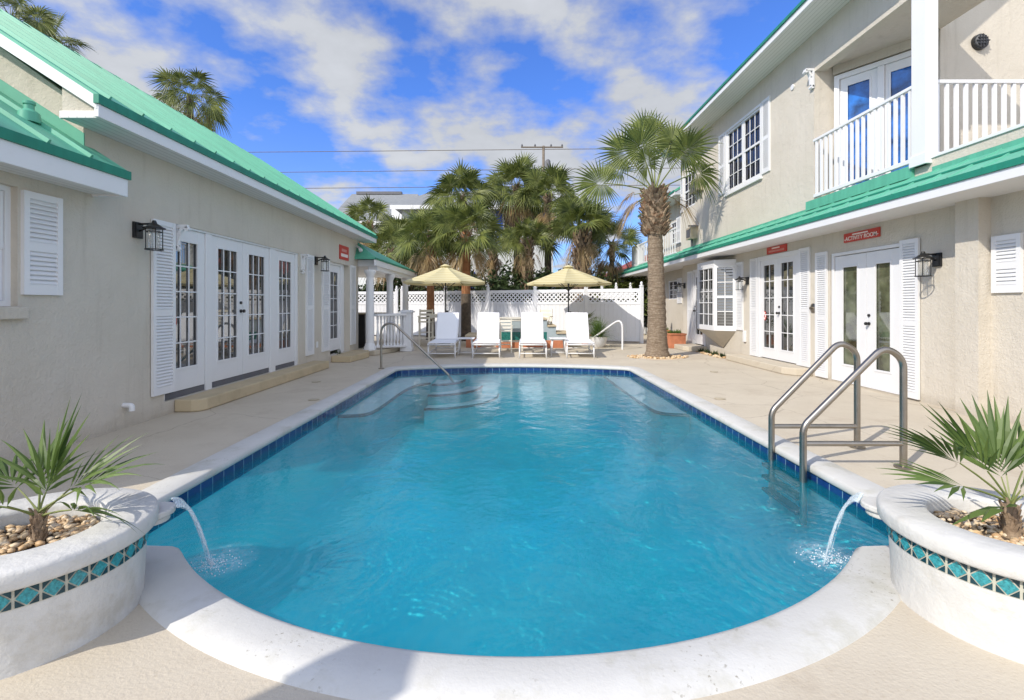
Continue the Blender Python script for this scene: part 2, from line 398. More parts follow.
# ------------------------------------------------------------------ pool
X0 = .03; WZ = -.115; PL, PR = -2.42, 2.47; YN = 2.65
def arc_near(Rr, off=0, n=48):
    """near semicircle-like end, from the right cut to the left cut"""
    half = math.acos((4.34 - (YN)) / Rr)
    return [(X0 + Rr * math.sin(half - 2 * half * k / n), 4.34 - Rr * math.cos(half - 2 * half * k / n)) for k in range(n + 1)]
def far_arc(xl, xr, y, sag, n=24):
    out = []
    for k in range(n + 1):
        t = k / n; out.append((xl + (xr - xl) * t, y + sag * (1 - (2 * t - 1) ** 2)))
    return out
def loft(mb, A, B, prof, mi=0):
    """A inner polyline, B outer; prof = [(t, z)], t from 0 (inner) to 1 (outer)"""
    n = len(A); i0 = len(mb.v); m = len(prof)
    for a, b in zip(A, B):
        for t, z in prof: mb.v.append((a[0] + (b[0] - a[0]) * t, a[1] + (b[1] - a[1]) * t, z))
    for k in range(n - 1):
        for j in range(m - 1):
            mb.f.append((i0 + k * m + j, i0 + (k + 1) * m + j, i0 + (k + 1) * m + j + 1, i0 + k * m + j + 1)); mb.m.append(mi)
    mb.f.append(tuple(i0 + j for j in range(m))); mb.m.append(mi)
    mb.f.append(tuple(i0 + (n - 1) * m + j for j in range(m - 1, -1, -1))); mb.m.append(mi)
pool = thing('swimming_pool', 'blue swimming pool with white rounded coping and a navy tile waterline', 'swimming pool')
prof = [(.12, -.05), (.02, -.05), (-.01, -.04), (-.015, -.02), (.0, .002), (.06, .012), (.5, .014), (.93, .012), (.99, .006), (1.0, -.03)]
inA = [(PL, 2.2 + .4 * k) for k in range(20)] + [(PL, 10.15), (PL + .06, 10.27)] + far_arc(PL + .16, PR - .16, 10.33, .44) + [(PR - .06, 10.27), (PR, 10.15)] + [(PR, 9.8 - .4 * k) for k in range(20)]
ouA = [(PL - .25, 2.2 + .4 * k) for k in range(20)] + [(PL - .25, 10.3), (PL - .16, 10.5)] + far_arc(PL + .06, PR - .06, 10.62, .46) + [(PR + .16, 10.5), (PR + .25, 10.3)] + [(PR + .25, 9.8 - .4 * k) for k in range(20)]
mb = MB(); loft(mb, inA, ouA, prof)
o = mb.build('side_coping', 'coping', pool, True, auto=60)
mb = MB(); a = arc_near(2.5); b = arc_near(2.775)
loft(mb, a, b, [(.12, -.05), (.02, -.05), (-.02, -.03), (-.02, -.01), (.03, .012), (.12, .022), (.5, .026), (.88, .018), (1.0, -.03)])
mb.build('curved_coping', 'coping', pool, True, auto=60)
# basin outline (closed, counter-clockwise seen from above)
OUT = [(p[0] * .0 + (X0 + (p[0] - X0) * 1.008), p[1] - .02) for p in reversed(arc_near(2.5))]      # left cut -> right cut
OUT += [(PR + .02, YN)] + [(PR + .02, 2.65 + (10.15 - 2.65) * k / 24) for k in range(1, 25)] + [(PR - .04, 10.28)]
OUT += [(x, y + .02) for x, y in reversed(far_arc(PL + .16, PR - .16, 10.33, .44))] + [(PL + .04, 10.28)]
OUT += [(PL - .02, 10.15 - (10.15 - 2.65) * k / 24) for k in range(0, 25)]
def ring(mb, z0, z1, mi=0, uv=False):
    L = 0; n = len(OUT)
    for k in range(n):
        p = OUT[k]; q = OUT[(k + 1) % n]; d = math.dist(p, q)
        mb.face([(p[0], p[1], z0), (p[0], p[1], z1), (q[0], q[1], z1), (q[0], q[1], z0)], mi)
        if uv: mb.uv += [(L, -.152), (L, z1 - z0 - .152), (L + d, z1 - z0 - .152), (L + d, -.152)]
        L += d
mb = MB(); mb.uv = []; ring(mb, -.202, -.045, uv=True); mb.build('waterline_tiles', 'pool_tile', pool)
# plaster basin with a wide rounded cove between wall and floor
mb = MB(); n = len(OUT)
levels = [(0, -.202), (.0, -.36), (.06, -.50), (.18, -.66), (.36, -.80), (.62, -.92), (.95, -.99), (1.4, -1.03), (2.0, -1.05)]
def inward(p, d):
    q = (X0, min(max(p[1], 4.3), 8.4)); L = math.dist(p, q); k = min(d, L * .97) / L; return (p[0] + (q[0] - p[0]) * k, p[1] + (q[1] - p[1]) * k)
for d, z in levels: mb.v += [(*inward(p, d), z) for p in OUT]
for a in range(len(levels) - 1):
    for k in range(n): k2 = (k + 1) % n; mb.f.append((a * n + k, (a + 1) * n + k, (a + 1) * n + k2, a * n + k2)); mb.m.append(0)
a = len(mb.v); mb.v += [(X0, 4.3 + .41 * k, -1.06) for k in range(11)]; top = (len(levels) - 1) * n
def near(p): return a + int(round((min(max(p[1], 4.3), 8.4) - 4.3) / .41))
for k in range(n):
    k2 = (k + 1) % n; p, q = near(OUT[k]), near(OUT[k2])
    mb.f.append((top + k, p, top + k2)); mb.m.append(0)
    if p != q: mb.f.append((top + k2, p, q)); mb.m.append(0)
mb.build('basin', 'plaster_floor', pool, True)
# benches and corner steps
def bench(pts, z, trim, name='bench'):
    m = MB(); m.prism([(x, y, -1.15) for x, y in pts], (0, 0, 1.15 + z)); m.m = [1 if k != 1 else 0 for k in range(len(m.m))]; o = m.build(name, ['plaster_bench', 'plaster_floor'], pool)
    t = MB(); t.tube([(x, y, z + .004) for x, y in trim], .024, 5); t.build('trim', 'trim_tile', o)
def smooth_line(pts, it=3):
    for _ in range(it):
        q = [pts[0]]
        for a, b in zip(pts, pts[1:]): q += [(a[0] * .75 + b[0] * .25, a[1] * .75 + b[1] * .25), (a[0] * .25 + b[0] * .75, a[1] * .25 + b[1] * .75)]
        pts = q + [pts[-1]]
    return pts
ln = smooth_line([(PL, 6.75), (-2.05, 6.8), (-1.98, 7.2), (-1.95, 9.2), (-1.62, 9.6)]); bench(ln + [(-1.62, 10.6), (PL, 10.3)], -.215, ln)
ln = smooth_line([(PR, 6.75), (2.1, 6.8), (2.02, 7.2), (1.98, 9), (1.98, 10.5)]); bench(ln + [(PR, 10.3)], -.2, ln)
for r, z in ((.62, -.28), (.98, -.42), (1.34, -.60)):
    ln = [(-1.63 + r * math.cos(t), 10.45 + .02 - r * 1.1 * math.sin(t)) for t in [PI / 2 * k / 12 for k in range(13)]]
    bench([(-1.63, 10.5)] + ln, z, ln, 'corner_step')
# the water: one sheet inside the basin
mb = MB(); mb.face([(x, y, WZ) for x, y in OUT])
wt = mb.build('water', 'water'); tag(wt, 'clear turquoise pool water with small ripples', kind='structure')

# ------------------------------------------------------------------ deck (one sheet, hole for the pool)
import bmesh
bm = bmesh.new()
hole = [(x, y) for x, y in OUT]
ctr = (0.03, 6)
def grow(p, d=.07):
    v = Vector((p[0] - ctr[0], p[1] - ctr[1])); L = v.length; v *= (L + d) / L; return (ctr[0] + v.x, ctr[1] + v.y)
hv = [bm.verts.new((*grow(p), 0)) for p in hole]
ov = [bm.verts.new(p) for p in ((-90, -60, 0), (90, -60, 0), (90, 200, 0), (-90, 200, 0))]
ed = [bm.edges.new((hv[i], hv[(i + 1) % len(hv)])) for i in range(len(hv))] + [bm.edges.new((ov[i], ov[(i + 1) % 4])) for i in range(4)]
bmesh.ops.triangle_fill(bm, edges=ed, use_beauty=True)
bad = [f for f in bm.faces if (lambda c: abs(c.x - .03) < 2 and 3 < c.y < 10)(f.calc_center_median())]
if bad: print('deck hole faces removed', len(bad)); bmesh.ops.delete(bm, geom=bad, context='FACES')
for f in bm.faces:
    if f.normal.z < 0: f.normal_flip()
me = bpy.data.meshes.new('deck'); bm.to_mesh(me); bm.free(); me.materials.append(M['deck'])
deck = bpy.data.objects.new('deck', me); COL.objects.link(deck); tag(deck, 'beige textured concrete pool deck', kind='structure')

# ------------------------------------------------------------------ planters with water spouts
def arc_pts(r, a0, a1, z, n): return [(r * math.cos(R(a0 + (a1 - a0) * k / n)), r * math.sin(R(a0 + (a1 - a0) * k / n)), z) for k in range(n + 1)]
def planter(cx, cy, spa, label, sx):
    t = thing('round_planter', label, 'planter', (cx, cy, 0), 'round white planters at the pool corners')
    rng = random.Random(int(cx * 100)); w = MB(); c = (cx, cy, 0)
    w.lathe([(.402, -.9), (.402, .0), (.398, .03), (.402, .12), (.408, .243)], c, 72); w.build('body', 'planter_plaster', t, True, auto=50)
    w = MB(); w.lathe([(.20, .27), (.412, .318), (.436, .321), (.448, .327), (.453, .336), (.454, .380), (.449, .392), (.438, .399), (.35, .402), (.282, .401), (.268, .394), (.262, .380), (.262, .29), (.20, .29)], c, 72, capb=False)
    w.build('rim', 'planter_plaster', t, True, auto=50)
    # band of square tiles: dark ground, turquoise diamonds, pale grout
    w = MB(); nt = 36; z0, z1 = .242, .318; r0, r1 = .409, .414
    w.lathe([(.30, z0 + .001), (.4105, z0 + .001), (.4105, z1), (.30, z1)], c, 112, 0, capb=False)
    g = .010
    for k in range(nt):
        a = 2 * PI * k / nt; da = 2 * PI / nt
        def P(u, v, r): return (cx + r * math.cos(a + da * u), cy + r * math.sin(a + da * u), z0 + (z1 - z0) * v)
        # four dark triangles
        for (q, s) in (((.06, .06), (1, 1)), ((.94, .06), (-1, 1)), ((.94, .94), (-1, -1)), ((.06, .94), (1, -1))):
            tri = [q, (q[0] + s[0] * .37, q[1]), (q[0], q[1] + s[1] * .37)]
            pts = [P(u, v, .4135) for u, v in tri]
            w.face(pts if s[0] * s[1] > 0 else pts[::-1], 1)
        dm = [(.5, .08), (.92, .5), (.5, .92), (.08, .5)]
        w.face([P(u, v, .415) for u, v in dm], 2)
    w.build('tile_band', ['grout', 'tile_dark', 'tile_turq'], t)
    # soil, spout
    w = MB(); w.lathe([(.001, .325), (.262, .318), (.262, .29)], c, 40, capb=False); w.build('soil', 'soil', t)
    d = Vector((math.cos(spa), math.sin(spa), 0)); s = Vector((-d.y, d.x, 0)); C = Vector(c)
    w = MB(); nseg = 12; top = []; 
    for k in range(nseg + 1):
        th = PI * k / nseg - PI / 2; rr = .092
        top.append(C + d * (.425 + .10 * math.cos(th)) + s * (rr * math.sin(th)))
    w.prism([(p.x, p.y, .322) for p in top], (0, 0, .03)); w.prism([tuple((C + d * .40 + (p - C - d * .40) * .82) + Vector((0, 0, .29))) for p in top], (0, 0, .031))
    w.build('spout', 'planter_plaster', t, bevel=.008)
    # pebbles
    w = MB()
    for k in range(430):
        r = .25 * math.sqrt(rng.random()); th = rng.uniform(0, 2 * PI); sz = rng.uniform(.008, .018)
        px, py = cx + r * math.cos(th), cy + r * math.sin(th); pz = .328 + rng.uniform(0, .012)
        i0 = len(w.v); a1 = rng.uniform(0, PI); ex, ey, ez = sz * rng.uniform(.9, 1.5), sz * rng.uniform(.7, 1.1), sz * rng.uniform(.5, .8)
        for lat in (-.9, -.3, .35, .92):
            for j in range(7):
                t2 = 2 * PI * j / 7 + lat; cr = math.cos(lat * 1.5) * rng.uniform(.85, 1.15)
                vx, vy = ex * cr * math.cos(t2), ey * cr * math.sin(t2)
                w.v.append((px + vx * math.cos(a1) - vy * math.sin(a1), py + vx * math.sin(a1) + vy * math.cos(a1), pz + ez * math.sin(lat * 1.5)))
        for q in range(3):
            for j in range(7): w.f.append((i0 + q * 7 + j, i0 + q * 7 + (j + 1) % 7, i0 + (q + 1) * 7 + (j + 1) % 7, i0 + (q + 1) * 7 + j)); w.m.append(0)
        w.f.append(tuple(i0 + j for j in range(6, -1, -1))); w.m.append(0); w.f.append(tuple(i0 + 21 + j for j in range(7))); w.m.append(0)
    ob = w.build('pebbles', 'pebble', None, True); tag(ob, None, kind='stuff')
    ob['label'] = 'tan and brown pebbles filling the %s planter' % ('left' if cx < 0 else 'right')
    # falling water: thin glassy strands
    lip = C + d * .52 + Vector((0, 0, .354)); sx_, sy_ = sx
    w = MB()
    for k in range(34):
        off = rng.uniform(-1, 1); jt = rng.uniform(-.03, .03); ph = rng.uniform(0, 6)
        pts = []; rs = []
        for j in range(15):
            u = j / 14; tgt = Vector((sx_, sy_, WZ)); hz = lip + (tgt - lip) * u
            z = lip.z + (WZ - lip.z) * (u ** 1.9) - .0
            spread = (.078 + .02 * u) * off + jt * u
            wob = .004 * math.sin(ph + u * 11) * u
            pts.append((hz.x + s.x * (spread + wob) + d.x * .016 * (1 - off * off) * u, hz.y + s.y * (spread + wob) + d.y * .016 * (1 - off * off) * u, z)); rs.append((.0034 + .0022 * math.sin(ph)) * (1 - .3 * u) * (1 + .55 * math.sin(ph * 3 + u * 22)) + .0006)
        q_ = rng.randint(11, 15); w.tube(pts[:q_], rs[:q_], 6)
    # flat film of water on the spout lip
    ob = w.build('water_stream', 'falling', None, True); tag(ob, 'clear water pouring from the %s planter spout into the pool' % ('left' if cx < 0 else 'right'), 'water jet', 'water pouring from the planter spouts')
    # foam where it lands
    w = MB(); 
    for k in range(200):
        th = rng.uniform(0, 2 * PI); r = abs(rng.gauss(0, .075)); q = rng.uniform(.0012, .0040)
        x, y = sx_ + r * math.cos(th) * 1.2 + .02, sy_ + r * math.sin(th); z = WZ + .003 + rng.expovariate(70) * math.exp(-r * 8)
        w.lathe([(q * .6, -q), (q, 0), (q * .6, q)], (x, y, z), 5)
    ob = w.build('splash', 'foam_drop', None, True); tag(ob, 'white droplets splashing up under the %s water jet' % ('left' if cx < 0 else 'right'), kind='stuff')
    m = MB(); L = 40
    m.v = [(.0, 0, 0)] + [(.33 * math.cos(2 * PI * k / L) * 1.15, .30 * math.sin(2 * PI * k / L), 0) for k in range(L)]
    m.f = [(0, 1 + k, 1 + (k + 1) % L) for k in range(L)]; m.m = [0] * L
    ob = m.build('foam', 'foam'); ob.location = (sx_ + .03, sy_ + .04, WZ + .004); tag(ob, 'patch of white foam under the %s water jet' % ('left' if cx < 0 else 'right'), kind='stuff')
    return t
M['foam_drop'] = surf('foam_drop', (.8, .88, .92), .3)
planter(-2.06, 2.06, R(43), 'round white plaster planter holding the palm with the slender stem, left of the pool', SPLASH[0])
planter(2.16, 2.12, R(136), 'round white plaster planter holding the palm with the broad upright fans, right of the pool', SPLASH[1])

# ------------------------------------------------------------------ metal rails in and by the pool
def bend(pts, r, n=8):
    """polyline with rounded corners"""
    P = [Vector(p) for p in pts]; out = [P[0]]
    for a, b, c in zip(P, P[1:], P[2:]):
        d1 = (a - b).normalized(); d2 = (c - b).normalized(); ang = d1.angle(d2); t = r / math.tan(ang / 2)
        t = min(t, (a - b).length * .49 + 0, (c - b).length * .98); s = b + d1 * t; e = b + d2 * t
        for k in range(n + 1):
            u = k / n; out.append(s * (1 - u) ** 2 + b * 2 * u * (1 - u) + e * u * u)
    out.append(P[-1]); return out
lad = thing('pool_ladder', 'stainless steel pool ladder with two arched handrails at the right edge', 'ladder', (2.8, 4.27, 0))
for y, xf, xw in ((3.99, 3.22, 2.395), (4.56, 3.245, 2.44)):
    w = MB(); w.tube(bend([(xf, y, 0), (xf, y, .90), (xf - .22, y, .90), (xw, y, .36), (xw, y, .30), (xw, y, -.46)][:2] + [(xf - .16, y, 1.0), (xw, y, .34), (xw, y, -.46)], .16, 10), .027, 14)
    w.build('handrail', 'steel', lad, True, auto=60)
    w = MB(); w.tube([(xf, y, .2), (xw, y, .2)], .022, 12); w.build('crossbar', 'steel', lad, True, auto=60)
    w = MB(); w.lathe([(.066, .004), (.066, .016), (.05, .024), (.028, .026)], (xf, y, 0), 20); w.build('floor_flange', 'steel', lad, True, auto=40)
for k, z in enumerate((-.15, -.26, -.38)):
    w = MB(); w.box(2.34, 2.43, 4.0, 4.55, z - .015, z + .015); w.build('rung', 'black', lad, bevel=.004)
hr = thing('pool_handrail', 'stainless steel handrail bending down into the far left corner steps', 'handrail', (-2.75, 10.2, 0))
w = MB(); w.tube(bend([(-2.75, 10.2, 0), (-2.75, 10.2, .92), (-2.42, 10.2, .93), (-1.36, 10.15, -.12), (-1.25, 10.1, -.3)][:2] + [(-2.50, 10.2, .97), (-1.34, 10.12, -.10), (-1.2, 10.1, -.3)], .2, 8), .024, 12); w.build('rail', 'steel', hr, True, auto=60)
w = MB(); w.lathe([(.06, .004), (.06, .016), (.026, .024)], (-2.75, 10.2, 0), 18); w.build('floor_flange', 'steel', hr, True, auto=40)
for i, (px, py, lab) in enumerate(((321, 400, 'small round deck drain lid beside the left coping'), (322, 382, 'small round deck drain lid near the long left step'), (709, 372, 'small round deck drain lid beyond the right coping'), (713, 399, 'small round deck drain lid beside the right coping'))):
    Y = 650 / (py - 305); w = MB(); w.lathe([(.075, .004), (.075, .010), (.06, .012), (.01, .012)], (X(px, Y) + (-.1 if px < 500 else .1), Y, 0), 20)
    tag(w.build('deck_drain', 'tan_box'), lab, 'drain lid', 'drain lids in the deck')
# ------------------------------------------------------------------ building kit
def wallgrid(mb, fr, u0, u1, z0, z1, openings, t, mi=0):
    us = sorted({u0, u1} | {a for o in openings for a in o[:2]}); zs = sorted({z0, z1} | {a for o in openings for a in o[2:4]})
    us = [u for u in us if u0 <= u <= u1]; zs = [z for z in zs if z0 <= z <= z1]
    flip = fr.u.cross(Vector((0, 0, 1))).dot(fr.n) < 0
    def q(pts): mb.face(pts[::-1] if flip else pts, mi)
    def inside(u, z): return any(o[0] < u < o[1] and o[2] < z < o[3] for o in openings)
    for a, b in zip(us, us[1:]):
        for c, d in zip(zs, zs[1:]):
            if not inside((a + b) / 2, (c + d) / 2): q([fr.p(a, c, 0), fr.p(b, c, 0), fr.p(b, d, 0), fr.p(a, d, 0)])
    for a, b, c, d in [o[:4] for o in openings]:
        q([fr.p(a, c, -t), fr.p(a, c, 0), fr.p(a, d, 0), fr.p(a, d, -t)][::-1]); q([fr.p(b, c, 0), fr.p(b, c, -t), fr.p(b, d, -t), fr.p(b, d, 0)][::-1])
        q([fr.p(a, d, 0), fr.p(b, d, 0), fr.p(b, d, -t), fr.p(a, d, -t)]); q([fr.p(a, c, -t), fr.p(b, c, -t), fr.p(b, c, 0), fr.p(a, c, 0)])
def shutter(house, fr, u0, u1, z0, z1, d=.0, label=None, pitch=.038):
    w = MB(); st = min(.05, (u1 - u0) * .17); d0 = d; d1 = d + .032; zm = z0 + (z1 - z0) * .47
    w.pbox(fr, u0, u0 + st, z0, z1, d0, d1); w.pbox(fr, u1 - st, u1, z0, z1, d0, d1)
    for a, b in ((z0, z0 + .09), (zm - .04, zm + .04), (z1 - .06, z1)): w.pbox(fr, u0 + st, u1 - st, a, b, d0, d1 - .003)
    w.pbox(fr, u0 + st, u1 - st, z0 + .09, z1 - .06, d0, d0 + .006)
    for a, b in ((z0 + .09, zm - .04), (zm + .04, z1 - .06)):
        n = max(2, int((b - a) / pitch)); h = (b - a) / n
        for k in range(n):
            zz = a + h * k; P = []
            for (zc, dc) in ((zz + .002, d1 - .006), (zz + h * .30, d1 - .004), (zz + h * 1.0, d0 + .012), (zz + h * .72, d0 + .006)):
                P.append((zc, dc))
            pts = [fr.p(u0 + st, zc, dc) for zc, dc in P]; off = fr.u * (u1 - u0 - 2 * st); w.prism(pts, off)
    o = w.build('shutter', 'white', house)
    if label: o['label'] = label
    return o
def door_leaf(house, fr, u0, u1, z0, z1, d, cols, rows, glassm='glass', knob=None, gz=(.28, .16), gu=.15, name='french_door', label=None):
    """leaf with a glazed panel divided by muntins; d = depth of its back plane"""
    w = MB(); a0, a1 = u0 + gu, u1 - gu; b0, b1 = z0 + gz[0], z1 - gz[1]; D = d + .045
    w.pbox(fr, u0, a0, z0, z1, d, D); w.pbox(fr, a1, u1, z0, z1, d, D); w.pbox(fr, a0, a1, z0, b0, d, D); w.pbox(fr, a0, a1, b1, z1, d, D)
    for (p, q, r, s) in ((a0 - .02, a0 + .012, b0 - .02, b1 + .02), (a1 - .012, a1 + .02, b0 - .02, b1 + .02), (a0 + .012, a1 - .012, b0 - .02, b0 + .012), (a0 + .012, a1 - .012, b1 - .012, b1 + .02)):
        w.pbox(fr, p, q, r, s, D - .01, D + .008)
    for k in range(1, cols):
        u = a0 + (a1 - a0) * k / cols; w.pbox(fr, u - .009, u + .009, b0, b1, d + .026, D - .004)
    for k in range(1, rows):
        z = b0 + (b1 - b0) * k / rows; w.pbox(fr, a0, a1, z - .009, z + .009, d + .024, D - .006)
    o = w.build(name, 'white', house, bevel=.003)
    if label: o['label'] = label
    g = MB(); g.pbox(fr, a0 - .005, a1 + .005, b0 - .005, b1 + .005, d + .012, d + .022); g.build('glass_pane', glassm, o)
    if knob is not None:
        u = u0 + .065 if knob == 0 else u1 - .065; h = MB()
        c = fr.p(u, z0 + 1.13, D); MB().tube([c, c + fr.n * .02], .023, 12).build('deadbolt', 'black', o, True, auto=40)
        c = fr.p(u, z0 + 1.0, D); h.tube([c, c + fr.n * .02], .026, 12)
        c = fr.p(u, z0 + 1.0, D + .02); h.tube([c, c + fr.n * .02, c + fr.n * .03, c + fr.n * .05], [.012, .014, .028, .024], 12)
        h.build('door_handle', 'black', o, True, auto=40)
    return o
def frame_trim(mb, fr, u0, u1, z0, z1, w_, d0, d1, sill=True):
    mb.pbox(fr, u0, u0 + w_, z0, z1, d0, d1); mb.pbox(fr, u1 - w_, u1, z0, z1, d0, d1); mb.pbox(fr, u0 + w_, u1 - w_, z1 - w_, z1, d0, d1 + .002)
    if sill: mb.pbox(fr, u0 + w_, u1 - w_, z0, z0 + w_, d0, d1 + .002)
def sash_window(house, fr, u0, u1, z0, z1, d, cols, rows, units=1, glassm='night_glass', label=None, split=.5):
    w = MB(); frame_trim(w, fr, u0, u1, z0, z1, .045, d, d + .05)
    W = (u1 - u0) / units
    for k in range(units):
        a, b = u0 + W * k, u0 + W * (k + 1)
        if k: w.pbox(fr, a - .035, a + .035, z0 + .045, z1 - .045, d, d + .049)
        a += .05; b -= .05; zm = z0 + (z1 - z0) * split; w.pbox(fr, a, b, zm - .025, zm + .025, d + .008, d + .043)
        for (c, e, dd) in ((z0 + .05, zm - .025, .0), (zm + .025, z1 - .05, .010)):
            w.pbox(fr, a, a + .03, c, e, d + .01 + dd, d + .030 + dd); w.pbox(fr, b - .03, b, c, e, d + .01 + dd, d + .030 + dd)
            for j in range(1, cols): u = a + .03 + (b - a - .06) * j / cols; w.pbox(fr, u - .009, u + .009, c, e, d + .012 + dd, d + .026 + dd)
            for j in range(1, rows): z = c + (e - c) * j / rows; w.pbox(fr, a + .03, b - .03, z - .009, z + .009, d + .011 + dd, d + .027 + dd)
    o = w.build('window', 'white', house); g = MB(); g.pbox(fr, u0 + .01, u1 - .01, z0 + .01, z1 - .01, d - .012, d - .002); g.build('glass_pane', glassm, o)
    if label: o['label'] = label
    return o
def bracket(house, fr, u, ztop, h=.32, out=.22, t=.05):
    """scrolled white corner bracket standing out from the wall"""
    w = MB(); w.pbox(fr, u - t / 2, u + t / 2, ztop - h, ztop, 0, .035); w.pbox(fr, u - t / 2, u + t / 2, ztop - .04, ztop, .035, out)
    pts = []
    for k in range(9):
        a = PI / 2 * k / 8; pts.append(fr.p(u, ztop - .03 - (h - .08) * (1 - math.sin(a)), .03 + (out - .05) * (1 - math.cos(a))))
    for p, q in zip(pts, pts[1:]): w.bar(p, q, t * .8, .035)
    c = fr.p(u - t / 2, ztop - .05, out - .01); w.tube([c, c + fr.u * t], .028, 10); c = fr.p(u - t / 2, ztop - h, .03); w.tube([c, c + fr.u * t], .032, 10)
    return w.build('bracket', 'white', house)
def rib_roof(house, e0, e1, up, rise_vec, spacing, phase=0, matl='green', name='roof', thick=.03, rib=.028, rh=.035):
    """standing seam roof plane: e0,e1 eave corners; up = vector from eave to ridge"""
    w = MB(); e0 = Vector(e0); e1 = Vector(e1); up = Vector(up); n = (e1 - e0).cross(up).normalized()
    if n.z < 0: n = -n
    w.quadbox([e0 - n * thick, e1 - n * thick, e1 + up - n * thick, e0 + up - n * thick, e0, e1, e1 + up, e0 + up])
    L = (e1 - e0).length; a = (e1 - e0).normalized(); u = phase
    while u < L:
        p = e0 + a * u - up.normalized() * .01; w.quadbox([p - a * rib / 2, p + a * rib / 2, p + a * rib / 2 + up, p - a * rib / 2 + up, p - a * rib / 3 + n * rh, p + a * rib / 3 + n * rh, p + a * rib / 3 + up + n * rh, p - a * rib / 3 + up + n * rh]); u += spacing
    return w.build(name, matl, house)

def wall_lantern(fr, u, z, label, s=1.0):
    """z = top of the roof cap finial"""
    base = fr.p(u, z - .2, 0)
    t = thing('wall_lantern', label, 'wall lamp', tuple(base), 'black cage lanterns on the house walls')
    w = MB(); w.pbox(fr, u - .065 * s, u + .065 * s, z - .20 * s, z - .02 * s, 0, .028)
    w.pbox(fr, u - .05 * s, u + .05 * s, z - .185 * s, z - .035 * s, .028, .036); w.build('backplate', 'black', t, bevel=.003)
    dd = .20 * s; w = MB(); w.tube([fr.p(u, z - .04 * s, .03), fr.p(u, z - .035 * s, dd)], .011, 8); w.tube([fr.p(u, z - .12 * s, .03), fr.p(u, z - .10 * s, .085 * s), fr.p(u, z - .07 * s, .10 * s)], .010, 8); w.build('arm', 'black', t, True)
    c = fr.p(u, 0, dd); c = (c.x, c.y, 0)
    w = MB(); w.lathe([(.016, 0), (.022, -.015), (.03, -.035), (.06, -.055), (.085, -.075), (.108, -.082), (.112, -.092), (.105, -.096), (.02, -.094)][::-1], (c[0], c[1], z), 24); w.build('cap', 'black', t, True, auto=35)
    w = MB()
    for k in range(4):
        a = PI / 4 + PI / 2 * k; w.tube([(c[0] + .078 * s * math.cos(a), c[1] + .078 * s * math.sin(a), z - .09), (c[0] + .078 * s * math.cos(a), c[1] + .078 * s * math.sin(a), z - .335 * s)], .0055, 6)
    for zz, r in ((-.135, .080), (-.332, .092)):
        w.lathe([(r - .012, 0), (r, 0), (r, .011), (r - .012, .011), (r - .012, 0)], (c[0], c[1], z + zz * s), 24, capb=False)
    w.build('cage', 'black', t)
    w = MB(); w.lathe([(.052, 0), (.055, .02), (.055, .2), (.05, .215)], (c[0], c[1], z - .325 * s), 20, capb=False); w.build('glass_cylinder', 'lantern_glass', t, True)
    w = MB(); w.lathe([(.018, 0), (.02, .03), (.012, .045)], (c[0], c[1], z - .14 * s), 10); w.build('socket', 'white', t, True)
    return t

def text_mesh(body, size, mat, fr_o, udir, ndir, parent, name='lettering', depth=.002):
    cu = bpy.data.curves.new('t', 'FONT'); cu.body = body; cu.size = size; cu.align_x = 'CENTER'; cu.align_y = 'CENTER'; cu.extrude = depth; cu.offset = .001
    to = bpy.data.objects.new('t', cu); COL.objects.link(to); bpy.context.view_layer.update()
    me = bpy.data.meshes.new_from_object(to.evaluated_get(bpy.context.evaluated_depsgraph_get())); bpy.data.objects.remove(to)
    u = Vector(udir).normalized(); n = Vector(ndir).normalized(); mt = Matrix((u, Vector((0, 0, 1)), n)).transposed().to_4x4(); mt.translation = Vector(fr_o) - org(parent)
    me.transform(mt); me.materials.clear(); me.materials.append(M[mat]); o = bpy.data.objects.new(name, me); COL.objects.link(o); o.parent = parent; return o

# ================================================================== LEFT HOUSE
XL = -4.22
xe = -3.84
FL = Frame((XL, 0, 0), (0, 1, 0), (1, 0, 0))
lh = thing('house', 'long single storey beige stucco house with green metal roof, left of the pool', 'house', (XL, 8, 0))
Y0L, YGL, YEL = 2.4, 4.78, 13.27
w = MB()
wallgrid(w, FL, Y0L, YGL, 0, 2.78, [(3.3, 4.14, 1.33, 2.35)], .16)
wallgrid(w, FL, YGL, YEL, 0, 3.09, [(5.88, 9.60, .16, 2.36), (11.25, 12.60, .16, 2.36)], .16)
XBK = -10.08; RX = -7.15; RZ = 5.45; PIT = .65
# end walls and back wall
w.prism([(XL - .01, 4.56, 3.11), (xe - .04, 4.56, 3.11), (xe - .04, 4.56, 3.26), (XL - .01, 4.56, 3.48)], (0, .2, 0))
w.face([(XL, Y0L, 0), (XBK, Y0L, 0), (XBK, Y0L, 2.45), (RX, Y0L, 4.5), (XL, Y0L, 2.5)])
w.face([(XL, YEL, 0), (XL, YEL, 3.0), (RX, YEL, 5.3), (XBK, YEL, 3.0), (XBK, YEL, 0)])
w.face([(XBK, Y0L, 0), (XBK, YEL, 0), (XBK, YEL, 3.2), (XBK, Y0L, 3.2)])
w.prism([(XL - .004, YGL, 2.4), (XL - .004, YGL, 3.30), (RX, YGL, 5.38), (RX, YGL, 4.0)], (0, .1, 0))
w.build('wall', 'stucco', lh)
w = MB(); w.box(XL - .5, XL - .20, 3.1, 4.3, 1.2, 2.5); w.build('interior', 'darkvoid', lh)
